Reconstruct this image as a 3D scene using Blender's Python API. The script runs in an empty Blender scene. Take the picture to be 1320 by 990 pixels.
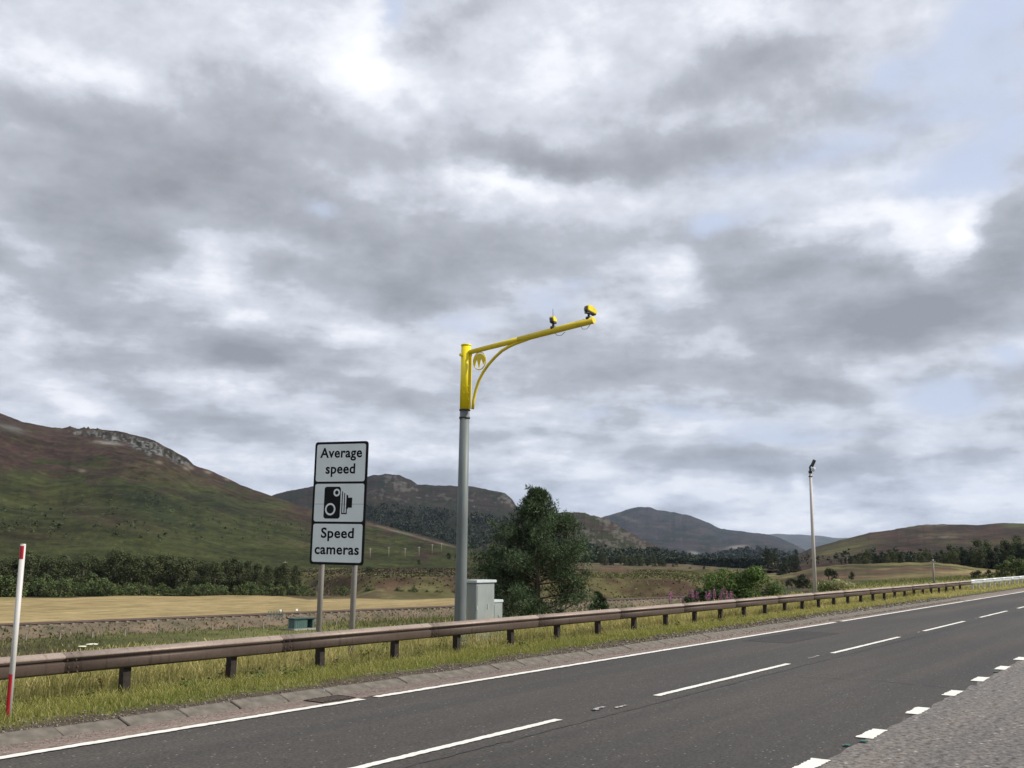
import bpy, bmesh, math, random
import numpy as np
from mathutils import Vector, Matrix

R = math.radians
random.seed(7)
rng = np.random.default_rng(7)
S = bpy.context.scene
C = S.collection

# ------------------------------------------------------------------ camera
CAM_H = 2.2
PITCH, AZ, ROLL, FPX = R(9.51), R(34.24), R(0.5), 1314.0     # photograph 1320 px wide
cam_d = bpy.data.cameras.new('camera'); cam = bpy.data.objects.new('camera', cam_d); C.objects.link(cam)
cam_d.sensor_width = 36.0; cam_d.lens = 36.0 * FPX / 1320.0
cam_d.clip_start = 0.1; cam_d.clip_end = 60000
fwd = Vector((math.cos(AZ) * math.cos(PITCH), math.sin(AZ) * math.cos(PITCH), math.sin(PITCH)))
right = Vector((math.sin(AZ), -math.cos(AZ), 0)); up = right.cross(fwd)
r2 = right * math.cos(ROLL) + up * math.sin(ROLL)
u2 = up * math.cos(ROLL) - right * math.sin(ROLL)
# image x axis = r2, image y-up axis = u2
cam.matrix_world = Matrix(((r2.x, u2.x, -fwd.x, 0), (r2.y, u2.y, -fwd.y, 0), (r2.z, u2.z, -fwd.z, CAM_H), (0, 0, 0, 1)))
S.camera = cam

def ray(px, py):
    """direction from the viewpoint through a pixel of the 1320x990 photograph"""
    d = fwd * FPX + r2 * (px - 660) - u2 * (py - 495)
    return d.normalized()
def azel(px, py):
    d = ray(px, py); return math.atan2(d.y, d.x), math.asin(d.z)
def on_z(px, py, z):
    d = ray(px, py); t = (z - CAM_H) / d.z; return Vector((d.x * t, d.y * t, z))
def on_Y(px, py, Y):
    d = ray(px, py); t = Y / d.y; return Vector((d.x * t, Y, CAM_H + d.z * t))
def on_r(px, py, r):
    d = ray(px, py); t = r / math.hypot(d.x, d.y); return Vector((d.x * t, d.y * t, CAM_H + d.z * t))

def on_X(px, py, X):
    d = ray(px, py); t = X / d.x; return Vector((X, d.y * t, CAM_H + d.z * t))

# ------------------------------------------------------------------ light, exposure
SUN_EL = R(40); SUN_AZ = math.atan2(-0.80, 0.42)          # direction towards the sun, seen from above
sd = Vector((math.cos(SUN_AZ) * math.cos(SUN_EL), math.sin(SUN_AZ) * math.cos(SUN_EL), math.sin(SUN_EL)))
sun_d = bpy.data.lights.new('sun', 'SUN'); sun = bpy.data.objects.new('sun', sun_d); C.objects.link(sun)
sun_d.energy = 5.0; sun_d.angle = R(0.6); sun_d.color = (1.0, 0.95, 0.86)
sun.rotation_euler = sd.to_track_quat('Z', 'Y').to_euler()
S.view_settings.view_transform = 'Standard'; S.view_settings.look = 'None'
S.view_settings.gamma = 1; S.view_settings.exposure = 0.0
S.render.engine = 'CYCLES'

# ------------------------------------------------------------------ world: Nishita sky behind broken cloud
W = bpy.data.worlds.new('World'); S.world = W; W.use_nodes = True
nt = W.node_tree; nt.nodes.clear()
def N(t, **k):
    n = nt.nodes.new(t)
    for a, b in k.items(): setattr(n, a, b)
    return n
def L(a, b): nt.links.new(a, b)
def M(op, a, b=None, c=None, clamp=False):
    n = N('ShaderNodeMath', operation=op); n.use_clamp = clamp
    for i, v in enumerate((a, b, c)):
        if v is None: continue
        if isinstance(v, (int, float)): n.inputs[i].default_value = v
        else: L(v, n.inputs[i])
    return n.outputs[0]
def VM(op, a, b=None):
    n = N('ShaderNodeVectorMath', operation=op)
    for i, v in enumerate((a, b)):
        if v is None: continue
        if isinstance(v, (tuple, list)): n.inputs[i].default_value = v
        else: L(v, n.inputs[i])
    return n
def noise(vec, scale, det=6, rough=0.55, dist=0.0, color=False):
    n = N('ShaderNodeTexNoise'); n.inputs['Scale'].default_value = scale; n.inputs['Detail'].default_value = det
    n.inputs['Roughness'].default_value = rough; n.inputs['Distortion'].default_value = dist
    L(vec, n.inputs['Vector']); return n.outputs['Color' if color else 'Fac']
tc = N('ShaderNodeTexCoord'); sep = N('ShaderNodeSeparateXYZ'); L(tc.outputs['Generated'], sep.inputs[0])
zc = M('MAXIMUM', sep.outputs[2], 0.0)
den = M('ADD', zc, 0.40)
cp = N('ShaderNodeCombineXYZ'); L(M('DIVIDE', sep.outputs[0], den), cp.inputs[0]); L(M('DIVIDE', sep.outputs[1], den), cp.inputs[1])
P = cp.outputs[0]
D3 = VM('MULTIPLY', tc.outputs['Generated'], (1, 1, 1.6)).outputs[0]
azn = M('MULTIPLY', M('ARCTAN2', sep.outputs[1], sep.outputs[0]), 180 / math.pi)
eln = M('MULTIPLY', M('ARCSINE', sep.outputs[2]), 180 / math.pi)
# ragged warp of the directions in which the cloud masses are laid
w1 = noise(D3, 4.5, 3, 0.55, 0, True); w2 = noise(D3, 14.0, 6, 0.62, 0, True)
wv = VM('ADD', VM('MULTIPLY', VM('SUBTRACT', w1, (.5, .5, .5)).outputs[0], (7.0, 4.0, 0)).outputs[0],
        VM('MULTIPLY', VM('SUBTRACT', w2, (.5, .5, .5)).outputs[0], (4.2, 2.6, 0)).outputs[0]).outputs[0]
# near the horizon the clouds lie flatter and smaller
flat = M('MINIMUM', M('MULTIPLY_ADD', zc, 1.9, 0.28), 1.0)
wv2 = N('ShaderNodeVectorMath', operation='SCALE'); L(wv, wv2.inputs[0]); L(flat, wv2.inputs['Scale'])
q0 = N('ShaderNodeCombineXYZ'); L(azn, q0.inputs[0]); L(eln, q0.inputs[1])
Q = VM('ADD', q0.outputs[0], wv2.outputs[0]).outputs[0]
# cloud masses: x, y, half widths, strength (bright + / dark -), seen from this stretch of road
BRIGHT = [
 (330,40,100,30,.55),(90,75,70,25,.45),(190,98,70,28,.40),(480,60,38,50,.75),(455,112,40,28,.55),(15,20,40,25,.2),
 (60,140,100,35,-.45),(230,205,140,45,-.85),(330,165,70,40,-.35),(340,250,80,25,-.55),(140,255,110,40,-.40),(300,105,60,25,-.18),
 (560,35,28,45,-.25),(640,100,60,40,.10),(630,200,60,18,-.40),(560,170,60,40,-.15),(630,242,45,14,.75),(450,246,25,12,.5),
 (300,310,70,16,.55),(490,308,80,26,-.45),(930,20,100,24,.55),(685,60,42,50,.45),(1080,30,50,30,.25),(960,78,80,22,-.45),
 (890,112,70,20,-.35),(1015,60,40,20,-.3),(685,205,60,18,-.50),(770,212,90,16,-.55),(905,190,60,22,-.60),(870,155,25,12,.3),
 (1150,285,70,22,.95),(1232,305,16,24,.7),(1130,240,45,12,.45),(1180,130,80,30,-.15),(740,245,80,18,.5),(1312,300,40,35,-.7),
 (100,330,120,40,-.60),(200,290,70,30,-.35),(50,365,70,25,-.5),(275,345,38,26,.75),(240,378,60,18,.45),(38,425,26,20,.8),
 (500,335,100,22,-.70),(530,385,55,18,-.95),(600,312,60,20,-.5),(290,445,110,18,-.55),(330,470,50,10,-.7),(330,408,80,12,.35),
 (430,430,60,12,.25),(250,495,70,11,.6),(100,520,32,9,.65),(50,480,60,12,-.2),(370,518,110,12,-.35),(540,500,40,10,.4),(560,478,60,10,-.2),
 (790,402,24,14,.9),(880,352,40,24,.75),(1080,358,120,36,-.75),(1110,422,95,26,-1.05),(985,368,60,30,-.65),(1190,400,60,35,-.7),
 (1300,350,50,50,-.7),(850,440,100,24,-.5),(760,480,80,20,-.75),(700,345,60,18,-.3),(920,462,80,10,.45),(1195,322,55,18,.75),
 (1060,500,90,18,-.45),(970,505,80,16,-.35),(780,562,80,11,-.4),(1295,508,40,24,-.35),(1150,590,150,11,-.35),(745,612,36,9,.6),
 (1040,616,14,15,1.0),(850,598,60,10,-.1),(370,640,60,8,.5),(300,570,150,14,-.12),(560,560,60,8,-.25),(650,545,60,9,.35),
 (1150,450,60,10,-.3),(640,440,40,12,-.35),(900,640,120,10,.25),(1250,640,80,8,.2),(960,575,60,8,-.2),(640,590,60,7,.3),(200,540,60,7,-.2),
]
GAPS = [
 (512,14,16,22,.8),(402,276,26,13,.8),(300,318,50,12,.35),(1130,112,28,20,.55),(1240,28,45,26,.85),(1230,238,80,22,1.0),(1290,190,40,22,.8),
 (1080,207,50,14,.5),(955,216,60,12,.6),(925,300,42,16,.9),(595,414,50,12,.6),(700,388,45,18,.85),(745,362,30,12,.7),
 (1215,512,55,22,1.1),(1290,458,22,13,.9),(870,530,40,7,.75),(750,538,36,10,.7),(1050,560,120,8,.75),(1000,545,60,8,.5),(840,395,25,15,.4),
 (270,420,30,9,.3),(600,505,40,8,.35),(1150,635,140,8,.35),(1300,20,40,20,.5),(1180,90,80,30,.5),(1000,290,60,20,.4),(480,430,40,8,.3),(1230,160,60,20,.4),(80,430,40,10,.3),(1090,330,30,8,.3),(1240,120,90,70,.45),(1100,180,90,40,.35),(960,250,80,20,.35),(1290,420,30,12,.5),(700,420,40,10,.4),(1230,570,60,8,.4),(1290,90,40,40,.4),
]
def blobs(lst):
    acc = None
    for (x, y, sx, sy, k) in lst:
        a, e = azel(x, y); a1, _ = azel(x + sx, y); _, e1 = azel(x, y - sy)
        a, e, wa, we = (math.degrees(v) for v in (a, e, abs(a1 - a), abs(e1 - e)))
        d = VM('MULTIPLY', VM('SUBTRACT', Q, (a, e, 0)).outputs[0], (1 / wa, 1 / we, 0)).outputs[0]
        dd = VM('DOT_PRODUCT', d, d).outputs['Value']
        g = M('POWER', math.exp(-0.62), dd)
        acc = M('MULTIPLY_ADD', g, k, acc if acc is not None else 0.0)
    return acc
Bv = blobs(BRIGHT); Gv = blobs(GAPS)
n_big = noise(P, 2.4, 4, 0.5); n_mid = noise(D3, 9.0, 6, 0.6)
n_fine = noise(D3, 30.0, 5, 0.55)
# puffs: light from the sun's side, by comparing the cover a little way towards the sun
Ps = VM('ADD', D3, (0.010 * sd.x, 0.010 * sd.y, 0.040)).outputs[0]
lit = M('SUBTRACT', n_mid, noise(Ps, 9.0, 6, 0.6))
bb = M('ADD', M('MULTIPLY', Bv, 0.40), M('MULTIPLY_ADD', M('SUBTRACT', n_big, 0.5), 0.35, 0.528))
bb = M('ADD', bb, M('MULTIPLY', M('SUBTRACT', n_mid, 0.5), 0.15))
bb = M('ADD', bb, M('MULTIPLY', lit, 0.60))
def cells(scale, k):
    wn = VM('MULTIPLY', VM('SUBTRACT', noise(D3, scale * 1.3, 3, .6, 0, True), (.5, .5, .5)).outputs[0], (.9 / scale,) * 3).outputs[0]
    v = N('ShaderNodeTexVoronoi', feature='SMOOTH_F1'); v.inputs['Scale'].default_value = scale; v.inputs['Smoothness'].default_value = .6
    L(VM('ADD', D3, wn).outputs[0], v.inputs['Vector']); return M('MULTIPLY', M('SUBTRACT', 0.42, v.outputs['Distance']), k)
bb = M('ADD', bb, M('MULTIPLY', M('SUBTRACT', 1.0, M('MULTIPLY', zc, 4.5, None, True), None, True), 0.05))
# low in the sky the clouds stack in flat-based rows
D4 = VM('MULTIPLY', tc.outputs['Generated'], (1, 1, 3.6)).outputs[0]
D4s = VM('ADD', D4, (0.008 * sd.x, 0.008 * sd.y, 0.085)).outputs[0]
rowa = noise(D4, 7.5, 6, 0.56); rowb = noise(D4s, 7.5, 6, 0.56)
lowm = M('SUBTRACT', 1.0, M('MULTIPLY', zc, 2.3, None, True), None, True)
row = M('ADD', M('MULTIPLY', M('SUBTRACT', rowa, rowb), 1.25), M('MULTIPLY', M('SUBTRACT', rowa, 0.5), 0.35))
bb = M('ADD', bb, M('MULTIPLY', row, lowm))
bb = M('ADD', bb, cells(7.0, 0.15)); bb = M('ADD', bb, cells(17.0, 0.08))
bb = M('ADD', bb, M('MULTIPLY', M('SUBTRACT', n_fine, 0.5), 0.12))
ramp = N('ShaderNodeValToRGB'); L(bb, ramp.inputs[0])
cr = ramp.color_ramp; cr.interpolation = 'LINEAR'
for i, (p_, c_) in enumerate(((0.0, (.250, .262, .290)), (0.22, (.328, .344, .380)), (0.40, (.405, .425, .470)), (0.50, (.508, .532, .590)), (0.64, (.612, .638, .70)), (0.74, (.735, .75, .80)), (0.95, (.88, .89, .93)))):
    e_ = cr.elements[i] if i < 2 else cr.elements.new(p_)
    e_.position = p_; e_.color = (*c_, 1)
cloud = ramp.outputs[0]
sky = N('ShaderNodeTexSky', sky_type='NISHITA'); sky.sun_disc = False
sky.sun_elevation = SUN_EL; sky.sun_rotation = math.pi / 2 - SUN_AZ; sky.altitude = 300; sky.dust_density = 3.0; sky.air_density = 1.0
skyc = VM('MULTIPLY', sky.outputs[0], (1, 1, 1)).outputs[0]
cl10 = N('ShaderNodeVectorMath', operation='SCALE'); L(cloud, cl10.inputs[0]); cl10.inputs['Scale'].default_value = 12.4
# thin veil over the gaps, so they stay pale
veil = N('ShaderNodeMix', data_type='RGBA'); veil.inputs[0].default_value = 0.85
L(skyc, veil.inputs[6]); veil.inputs[7].default_value = (6.6, 7.4, 9.3, 1)
gf = M('ADD', M('MULTIPLY', Gv, 1.0), M('MULTIPLY_ADD', M('SUBTRACT', n_mid, 0.5), 1.1, 0.0))
gf = M('ADD', gf, M('MULTIPLY', M('SUBTRACT', n_big, 0.62), 1.2))
mr = N('ShaderNodeMapRange', interpolation_type='SMOOTHSTEP'); L(gf, mr.inputs[0])
mr.inputs[1].default_value = 0.05; mr.inputs[2].default_value = 0.95; mr.inputs[3].default_value = 0; mr.inputs[4].default_value = 0.9
mx = N('ShaderNodeMix', data_type='RGBA'); L(mr.outputs[0], mx.inputs[0]); L(cl10.outputs[0], mx.inputs[6]); L(veil.outputs[2], mx.inputs[7])
bg = N('ShaderNodeBackground'); bg.inputs['Strength'].default_value = 0.1; L(mx.outputs[2], bg.inputs[0])
wo = N('ShaderNodeOutputWorld'); L(bg.outputs[0], wo.inputs[0])
W.cycles.sampling_method = 'MANUAL'; W.cycles.sample_map_resolution = 256

# ------------------------------------------------------------------ helpers
def link(name, me, parent=None, mat=None):
    o = bpy.data.objects.new(name, me); C.objects.link(o)
    if parent is not None: o.parent = parent
    if mat is not None and me is not None and not me.materials: me.materials.append(mat)
    return o
def tag(o, label=None, cat=None, group=None, kind=None):
    if label: o['label'] = label
    if cat: o['category'] = cat
    if group: o['group'] = group
    if kind: o['kind'] = kind
    return o
def thing(name, label, cat, loc=(0, 0, 0), rz=0, group=None):
    o = bpy.data.objects.new(name, None); C.objects.link(o); o.empty_display_size = .2
    o.location = loc; o.rotation_euler = (0, 0, rz); return tag(o, label, cat, group)
def mesh_np(name, V, F, smooth=False, cols=None):
    """V (n,3), F (m,k) equal-size faces"""
    me = bpy.data.meshes.new(name); V = np.asarray(V, np.float32); F = np.asarray(F, np.int32)
    m, k = F.shape
    me.vertices.add(len(V)); me.vertices.foreach_set('co', V.ravel())
    me.loops.add(m * k); me.loops.foreach_set('vertex_index', F.ravel())
    me.polygons.add(m); me.polygons.foreach_set('loop_start', np.arange(0, m * k, k, dtype=np.int32))
    if smooth: me.polygons.foreach_set('use_smooth', np.ones(m, bool))
    if cols is not None:
        a = me.color_attributes.new('Col', 'FLOAT_COLOR', 'POINT')
        c4 = np.ones((len(V), 4), np.float32); c4[:, :3] = cols; a.data.foreach_set('color', c4.ravel())
    me.update(calc_edges=True); return me
def bm_mesh(name, bm, smooth=False):
    me = bpy.data.meshes.new(name); bm.normal_update(); bm.to_mesh(me); bm.free()
    if smooth:
        for p in me.polygons: p.use_smooth = True
    return me
def box(bm, x0, x1, y0, y1, z0, z1, bev=0.0):
    r = bmesh.ops.create_cube(bm, size=1.0)
    for v in r['verts']:
        v.co = Vector(((x0 + x1) / 2 + v.co.x * (x1 - x0), (y0 + y1) / 2 + v.co.y * (y1 - y0), (z0 + z1) / 2 + v.co.z * (z1 - z0)))
    if bev:
        es = list({e for v in r['verts'] for e in v.link_edges})
        bmesh.ops.bevel(bm, geom=es, offset=bev, segments=2, affect='EDGES')
def tube(bm, pts, rad, n=12, caps=True):
    """round tube along points, rad a number or one per point"""
    pts = [Vector(p) for p in pts]; rad = rad if isinstance(rad, (list, tuple)) else [rad] * len(pts)
    rings = []; prev = None
    for i, p in enumerate(pts):
        t = (pts[min(i + 1, len(pts) - 1)] - pts[max(i - 1, 0)]).normalized()
        a = prev if prev is not None else (Vector((1, 0, 0)) if abs(t.x) < .9 else Vector((0, 1, 0)))
        a = (a - t * a.dot(t)).normalized(); prev = a; b = t.cross(a)
        rings.append([bm.verts.new(p + (a * math.cos(2 * math.pi * j / n) + b * math.sin(2 * math.pi * j / n)) * rad[i]) for j in range(n)])
    for r0, r1 in zip(rings, rings[1:]):
        for j in range(n):
            f = bm.faces.new((r0[j], r0[(j + 1) % n], r1[(j + 1) % n], r1[j])); f.smooth = True
    if caps:
        bm.faces.new(rings[0][::-1]); bm.faces.new(rings[-1])
def part(name, fn, mat, parent, loc=None, smooth=False):
    bm = bmesh.new(); fn(bm); me = bm_mesh(name, bm, smooth); o = link(name, me, parent, mat)
    if loc: o.location = loc
    return o

def hash2(ix, iy, s):
    h = (ix.astype(np.int64) * 374761393 + iy.astype(np.int64) * 668265263 + s * 1442695041) & 0xffffffff
    h = ((h ^ (h >> 13)) * 1274126177) & 0xffffffff
    return ((h ^ (h >> 16)) & 0xffff) / 65535.0
def vnoise(x, y, s=0):
    x = np.asarray(x, float); y = np.asarray(y, float)
    ix = np.floor(x); iy = np.floor(y); fx = x - ix; fy = y - iy
    fx = fx * fx * (3 - 2 * fx); fy = fy * fy * (3 - 2 * fy)
    a = hash2(ix, iy, s); b = hash2(ix + 1, iy, s); c = hash2(ix, iy + 1, s); d = hash2(ix + 1, iy + 1, s)
    return (a + (b - a) * fx) * (1 - fy) + (c + (d - c) * fx) * fy
def fbm(x, y, s=0, o=5, g=.5):
    t = 0; a = 1; n = 0
    for i in range(o):
        t = t + a * vnoise(x * 2 ** i + 17.3 * i, y * 2 ** i - 9.1 * i, s + i); n += a; a *= g
    return t / n          # 0..1
def sst(a, b, x):
    t = np.clip((x - a) / (b - a), 0, 1); return t * t * (3 - 2 * t)
def mixc(c, k, w):
    w = np.clip(w, 0, 1)[..., None]; return c * (1 - w) + np.asarray(k, float) * w

# ------------------------------------------------------------------ materials
class Mat:
    def __init__(s, name, rough=.8, metal=0.0, spec=.5):
        s.m = bpy.data.materials.new(name); s.m.use_nodes = True; s.t = s.m.node_tree
        s.b = s.t.nodes['Principled BSDF']; s.b.inputs['Roughness'].default_value = rough; s.b.inputs['Metallic'].default_value = metal
        s.b.inputs['Specular IOR Level'].default_value = spec
        s.co = s.t.nodes.new('ShaderNodeTexCoord')
    def n(s, t, **k):
        n = s.t.nodes.new(t)
        for a, b in k.items(): setattr(n, a, b)
        return n
    def l(s, a, b): s.t.links.new(a, b)
    def noise(s, scale, det=4, rough=.6, vec='Object', stretch=None):
        n = s.n('ShaderNodeTexNoise'); n.inputs['Scale'].default_value = scale; n.inputs['Detail'].default_value = det; n.inputs['Roughness'].default_value = rough
        src = s.co.outputs[vec]
        if stretch:
            mp = s.n('ShaderNodeMapping'); mp.inputs['Scale'].default_value = stretch; s.l(src, mp.inputs[0]); src = mp.outputs[0]
        s.l(src, n.inputs['Vector']); return n.outputs['Fac']
    def ramp(s, fac, stops):
        r = s.n('ShaderNodeValToRGB'); s.l(fac, r.inputs[0]); c = r.color_ramp
        for i, (p, col) in enumerate(stops):
            e = c.elements[i] if i < 2 else c.elements.new(p)
            e.position = p; e.color = (*col, 1) if len(col) == 3 else col
        return r.outputs[0]
    def mix(s, f, a, b, mode='MIX'):
        m = s.n('ShaderNodeMix', data_type='RGBA', blend_type=mode)
        for i, v in ((0, f), (6, a), (7, b)):
            if isinstance(v, (int, float)): m.inputs[i].default_value = v
            elif isinstance(v, tuple): m.inputs[i].default_value = (*v, 1)
            else: s.l(v, m.inputs[i])
        return m.outputs[2]
    def base(s, c):
        if isinstance(c, tuple): s.b.inputs['Base Color'].default_value = (*c, 1)
        else: s.l(c, s.b.inputs['Base Color'])
        return s
    def bump(s, h, k=.3, d=.01):
        b = s.n('ShaderNodeBump'); b.inputs['Strength'].default_value = k; b.inputs['Distance'].default_value = d
        s.l(h, b.inputs['Height']); s.l(b.outputs[0], s.b.inputs['Normal']); return s
    def attr(s): 
        a = s.n('ShaderNodeAttribute'); a.attribute_name = 'Col'; return a.outputs['Color']
def mottled(name, c1, c2, scale=3, rough=.8, metal=0, bump=0, det=5, stretch=None, spec=.5):
    m = Mat(name, rough, metal, spec); f = m.noise(scale, det, .6, 'Object', stretch)
    m.base(m.ramp(f, ((.3, c1), (.7, c2))))
    if bump: m.bump(f, bump)
    return m.m
def terrain(name, scale, amt=.35, bump=.0, bd=1.0, scale2=None):
    m = Mat(name, 1.0, 0, .1); f = m.noise(scale, 7, .7)
    v = m.ramp(f, ((.25, (1 - amt,) * 3), (.75, (1 + amt,) * 3)))
    c = m.mix(1.0, m.attr(), v, 'MULTIPLY')
    if scale2:
        g = m.noise(scale2, 5, .7); v2 = m.ramp(g, ((.35, (.6, .62, .55)), (.62, (1.25, 1.22, 1.2)))); c = m.mix(1.0, c, v2, 'MULTIPLY')
    m.base(c)
    if bump: m.bump(f, bump, bd)
    return m.m
def leafmat(name, trans=.25, rough=.6):
    m = Mat(name, rough, 0, .25); a = m.attr(); m.base(a)
    tr = m.n('ShaderNodeBsdfTranslucent'); m.l(m.mix(1.0, a, (1.2, 1.3, .7), 'MULTIPLY'), tr.inputs[0])
    mx = m.n('ShaderNodeMixShader'); mx.inputs[0].default_value = trans
    m.l(m.b.outputs[0], mx.inputs[1]); m.l(tr.outputs[0], mx.inputs[2]); m.l(mx.outputs[0], m.t.nodes['Material Output'].inputs[0])
    return m.m

# asphalt: dark stones with small pale chips, faint wheel tracks
def asphalt(name, dark, light, chip, chipamt, s=55):
    m = Mat(name, .82, 0, .35)
    f = m.noise(s, 3, .75); big = m.noise(.35, 5, .6, 'Object', (.25, 1.6, 1)); mid = m.noise(5, 4, .7)
    c = m.ramp(f, ((.32, dark), (.62, light)))
    c = m.mix(1.0, c, m.ramp(big, ((.3, (.80, .79, .80)), (.7, (1.18, 1.15, 1.12)))), 'MULTIPLY')
    c = m.mix(1.0, c, m.ramp(mid, ((.35, (.86, .85, .85)), (.65, (1.1, 1.1, 1.1)))), 'MULTIPLY')
    trk_ = m.noise(1.0, 4, .6, 'Object', (.035, .9, 1)); c = m.mix(1.0, c, m.ramp(trk_, ((.38, (.84, .84, .86)), (.62, (1.16, 1.08, 1.02)))), 'MULTIPLY')
    v = m.n('ShaderNodeTexVoronoi'); v.inputs['Scale'].default_value = s * .55; m.l(m.co.outputs['Object'], v.inputs['Vector'])
    k = m.ramp(v.outputs['Distance'], ((0.05, (1, 1, 1)), (0.22, (0, 0, 0))))
    sel = m.ramp(v.outputs['Color'], ((1 - chipamt - .03, (0, 0, 0)), (1 - chipamt, (1, 1, 1))))
    c = m.mix(m.mix(1.0, k, sel, 'MULTIPLY'), c, chip)
    m.base(c); m.bump(f, .5, .006); return m.m
M_road = asphalt('asphalt_dark', (.020, .019, .0178), (.068, .065, .060), (.30, .28, .25), .28, 24)
M_layby = asphalt('asphalt_layby', (.030, .028, .026), (.215, .205, .19), (.46, .44, .41), .40, 13)
M_gutter = asphalt('gutter_grit', (.09, .072, .062), (.24, .195, .17), (.42, .36, .31), .4, 18)
mp = Mat('road_paint', .6)
f = mp.noise(24, 6, .75); g = mp.noise(3.5, 4, .6)
mp.base(mp.mix(1.0, mp.ramp(f, ((.30, (.12, .115, .105)), (.40, (.74, .73, .68)))), mp.ramp(g, ((.3, (.86, .85, .82)), (.7, (1.0, 1.0, 1.0)))), 'MULTIPLY')); mp.bump(f, .3, .003)
M_paint = mp.m
mp = Mat('worn_paint', .7); f = mp.noise(20, 6, .8); mp.base(mp.ramp(f, ((.42, (.06, .058, .056)), (.56, (.5, .48, .44))))); M_worn = mp.m
M_kerb = mottled('kerb_stone', (.070, .060, .048), (.165, .145, .118), 5, .9, 0, .6, 8)
M_soil = mottled('verge_soil', (.045, .036, .026), (.16, .13, .09), 8, 1, 0, .6, 7)
M_steel_rust = None
mr_ = Mat('weathered_rail_steel', .55, .25, .4)
f = mr_.noise(2.2, 6, .65, 'Object', (.35, 1, 1)); g = mr_.noise(30, 4, .7); st = mr_.noise(5, 5, .6, 'Object', (2.5, 1, .12))
c = mr_.ramp(f, ((.3, (.19, .150, .128)), (.7, (.29, .245, .218))))
c = mr_.mix(1.0, c, mr_.ramp(g, ((.3, (.8, .78, .76)), (.7, (1.12, 1.12, 1.12)))), 'MULTIPLY')
c = mr_.mix(mr_.ramp(st, ((.55, (0, 0, 0)), (.68, (.65, .65, .65)))), c, (.105, .072, .055)); sx_ = mr_.n('ShaderNodeSeparateXYZ'); mr_.l(mr_.co.outputs['Object'], sx_.inputs[0]); c = mr_.mix(1.0, c, mr_.ramp(sx_.outputs[2], ((.627, (.40, .35, .32)), (.68, (1.35, 1.31, 1.28)))), 'MULTIPLY'); mr_.base(c); mr_.bump(g, .2, .002); M_rail = mr_.m  # height ramp paints in the sunlit top flange and shaded lower face
M_post = mottled('rusty_post_steel', (.014, .011, .009), (.045, .032, .025), 12, .8, .3, .3)
M_galv = mottled('galvanised_steel', (.42, .43, .44), (.58, .60, .61), 7, .45, .35)
M_mast = mottled('mast_grey_steel', (.105, .122, .122), (.15, .172, .168), 4, .55, 0, 0, 6, (1, 1, .25))
M_signpost = mottled('sign_post_steel', (.20, .18, .165), (.30, .28, .26), 5, .6, 0, 0, 6, (1, 1, .2))
my_ = Mat('camera_mast_yellow', .4)
f = my_.noise(3, 6, .65, 'Object', (1, 1, .25)); g = my_.noise(6, 6, .7, 'Object', (1.5, 1.5, .12))
my_.base(my_.mix(my_.ramp(g, ((.52, (0, 0, 0)), (.72, (.55, .55, .55)))), my_.ramp(f, ((.3, (.80, .62, .006)), (.7, (.93, .76, .010)))), (.42, .33, .05))); M_yellow = my_.m
M_ydull = mottled('camera_arm_yellow', (.66, .50, .02), (.78, .60, .03), 5, .5, 0, 0, 5)
M_dark = mottled('dark_metal', (.02, .02, .022), (.04, .04, .04), 10, .5)
M_black = mottled('sign_black', (.008, .008, .010), (.013, .013, .016), 4, .75, 0, 0, 5, None, .15)
M_signwhite = mottled('sign_white', (.62, .68, .70), (.72, .77, .79), 1.6, .35)
M_lens = Mat('lens_glass', .08, 0, .8).base((.01, .01, .012)).m
mc_ = Mat('cabinet_paint', .6, .1)
f = mc_.noise(2.0, 6, .65, 'Object', (1, 1, .35)); g = mc_.noise(3.2, 5, .6, 'Object', (1.6, 1.6, .35))
c = mc_.ramp(f, ((.3, (.20, .225, .22)), (.7, (.30, .325, .31))))
c = mc_.mix(mc_.ramp(g, ((.56, (0, 0, 0)), (.72, (.7, .7, .7)))), c, (.36, .27, .17)); mc_.base(c); M_cab = mc_.m
M_cablid = mottled('cabinet_lid_paint', (.42, .46, .47), (.52, .56, .57), 3, .5)
M_concrete = mottled('concrete', (.24, .23, .21), (.36, .34, .31), 6, .9, 0, .3)
M_polewhite = mottled('marker_pole_white', (.48, .46, .44), (.56, .545, .52), 4, .5, 0, 0, 6, (1, 1, .2))
M_red = mottled('reflector_red', (.36, .010, .022), (.46, .015, .03), 8, .35)
M_bark = mottled('bark', (.06, .048, .036), (.15, .12, .09), 9, .95, 0, .5, 6, (1, 1, .3))
M_pinebark = mottled('pine_bark', (.05, .035, .026), (.12, .085, .06), 9, .95, 0, .5, 6, (1, 1, .3))
M_leaf = leafmat('leaf_foliage'); M_needle = leafmat('needle_foliage', .12); M_blade = leafmat('grass_blades', .3)
M_wood = mottled('weathered_wood', (.16, .14, .11), (.30, .27, .22), 10, .9, 0, .3, 6, (1, 1, .1))
M_teal = mottled('teal_sheet_metal', (.035, .085, .075), (.07, .13, .115), 5, .55)
M_tealdark = mottled('dark_teal_roof', (.01, .04, .04), (.02, .06, .055), 5, .6)
M_white = mottled('white_enamel', (.7, .7, .68), (.8, .8, .78), 5, .4)
M_ballast = mottled('track_ballast', (.060, .055, .030), (.175, .125, .085), .5, 1, 0, .5, 8)
M_railtrack = mottled('railway_rail_steel', (.05, .03, .025), (.10, .065, .05), 5, .5, .5)
M_flower = Mat('fireweed_petals', .7).base((.34, .11, .24)).m
M_flowerw = mottled('white_umbel', (.62, .60, .45), (.75, .74, .62), 20, .8)
M_rock = mottled('grey_rock', (.13, .13, .125), (.30, .295, .28), 2.0, .95, 0, .6, 7)
M_blue = mottled('blue_survey_paint', (.08, .16, .32), (.20, .30, .45), 25, .8)
M_green = Mat('green_stud', .3).base((.01, .16, .12)).m
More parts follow.
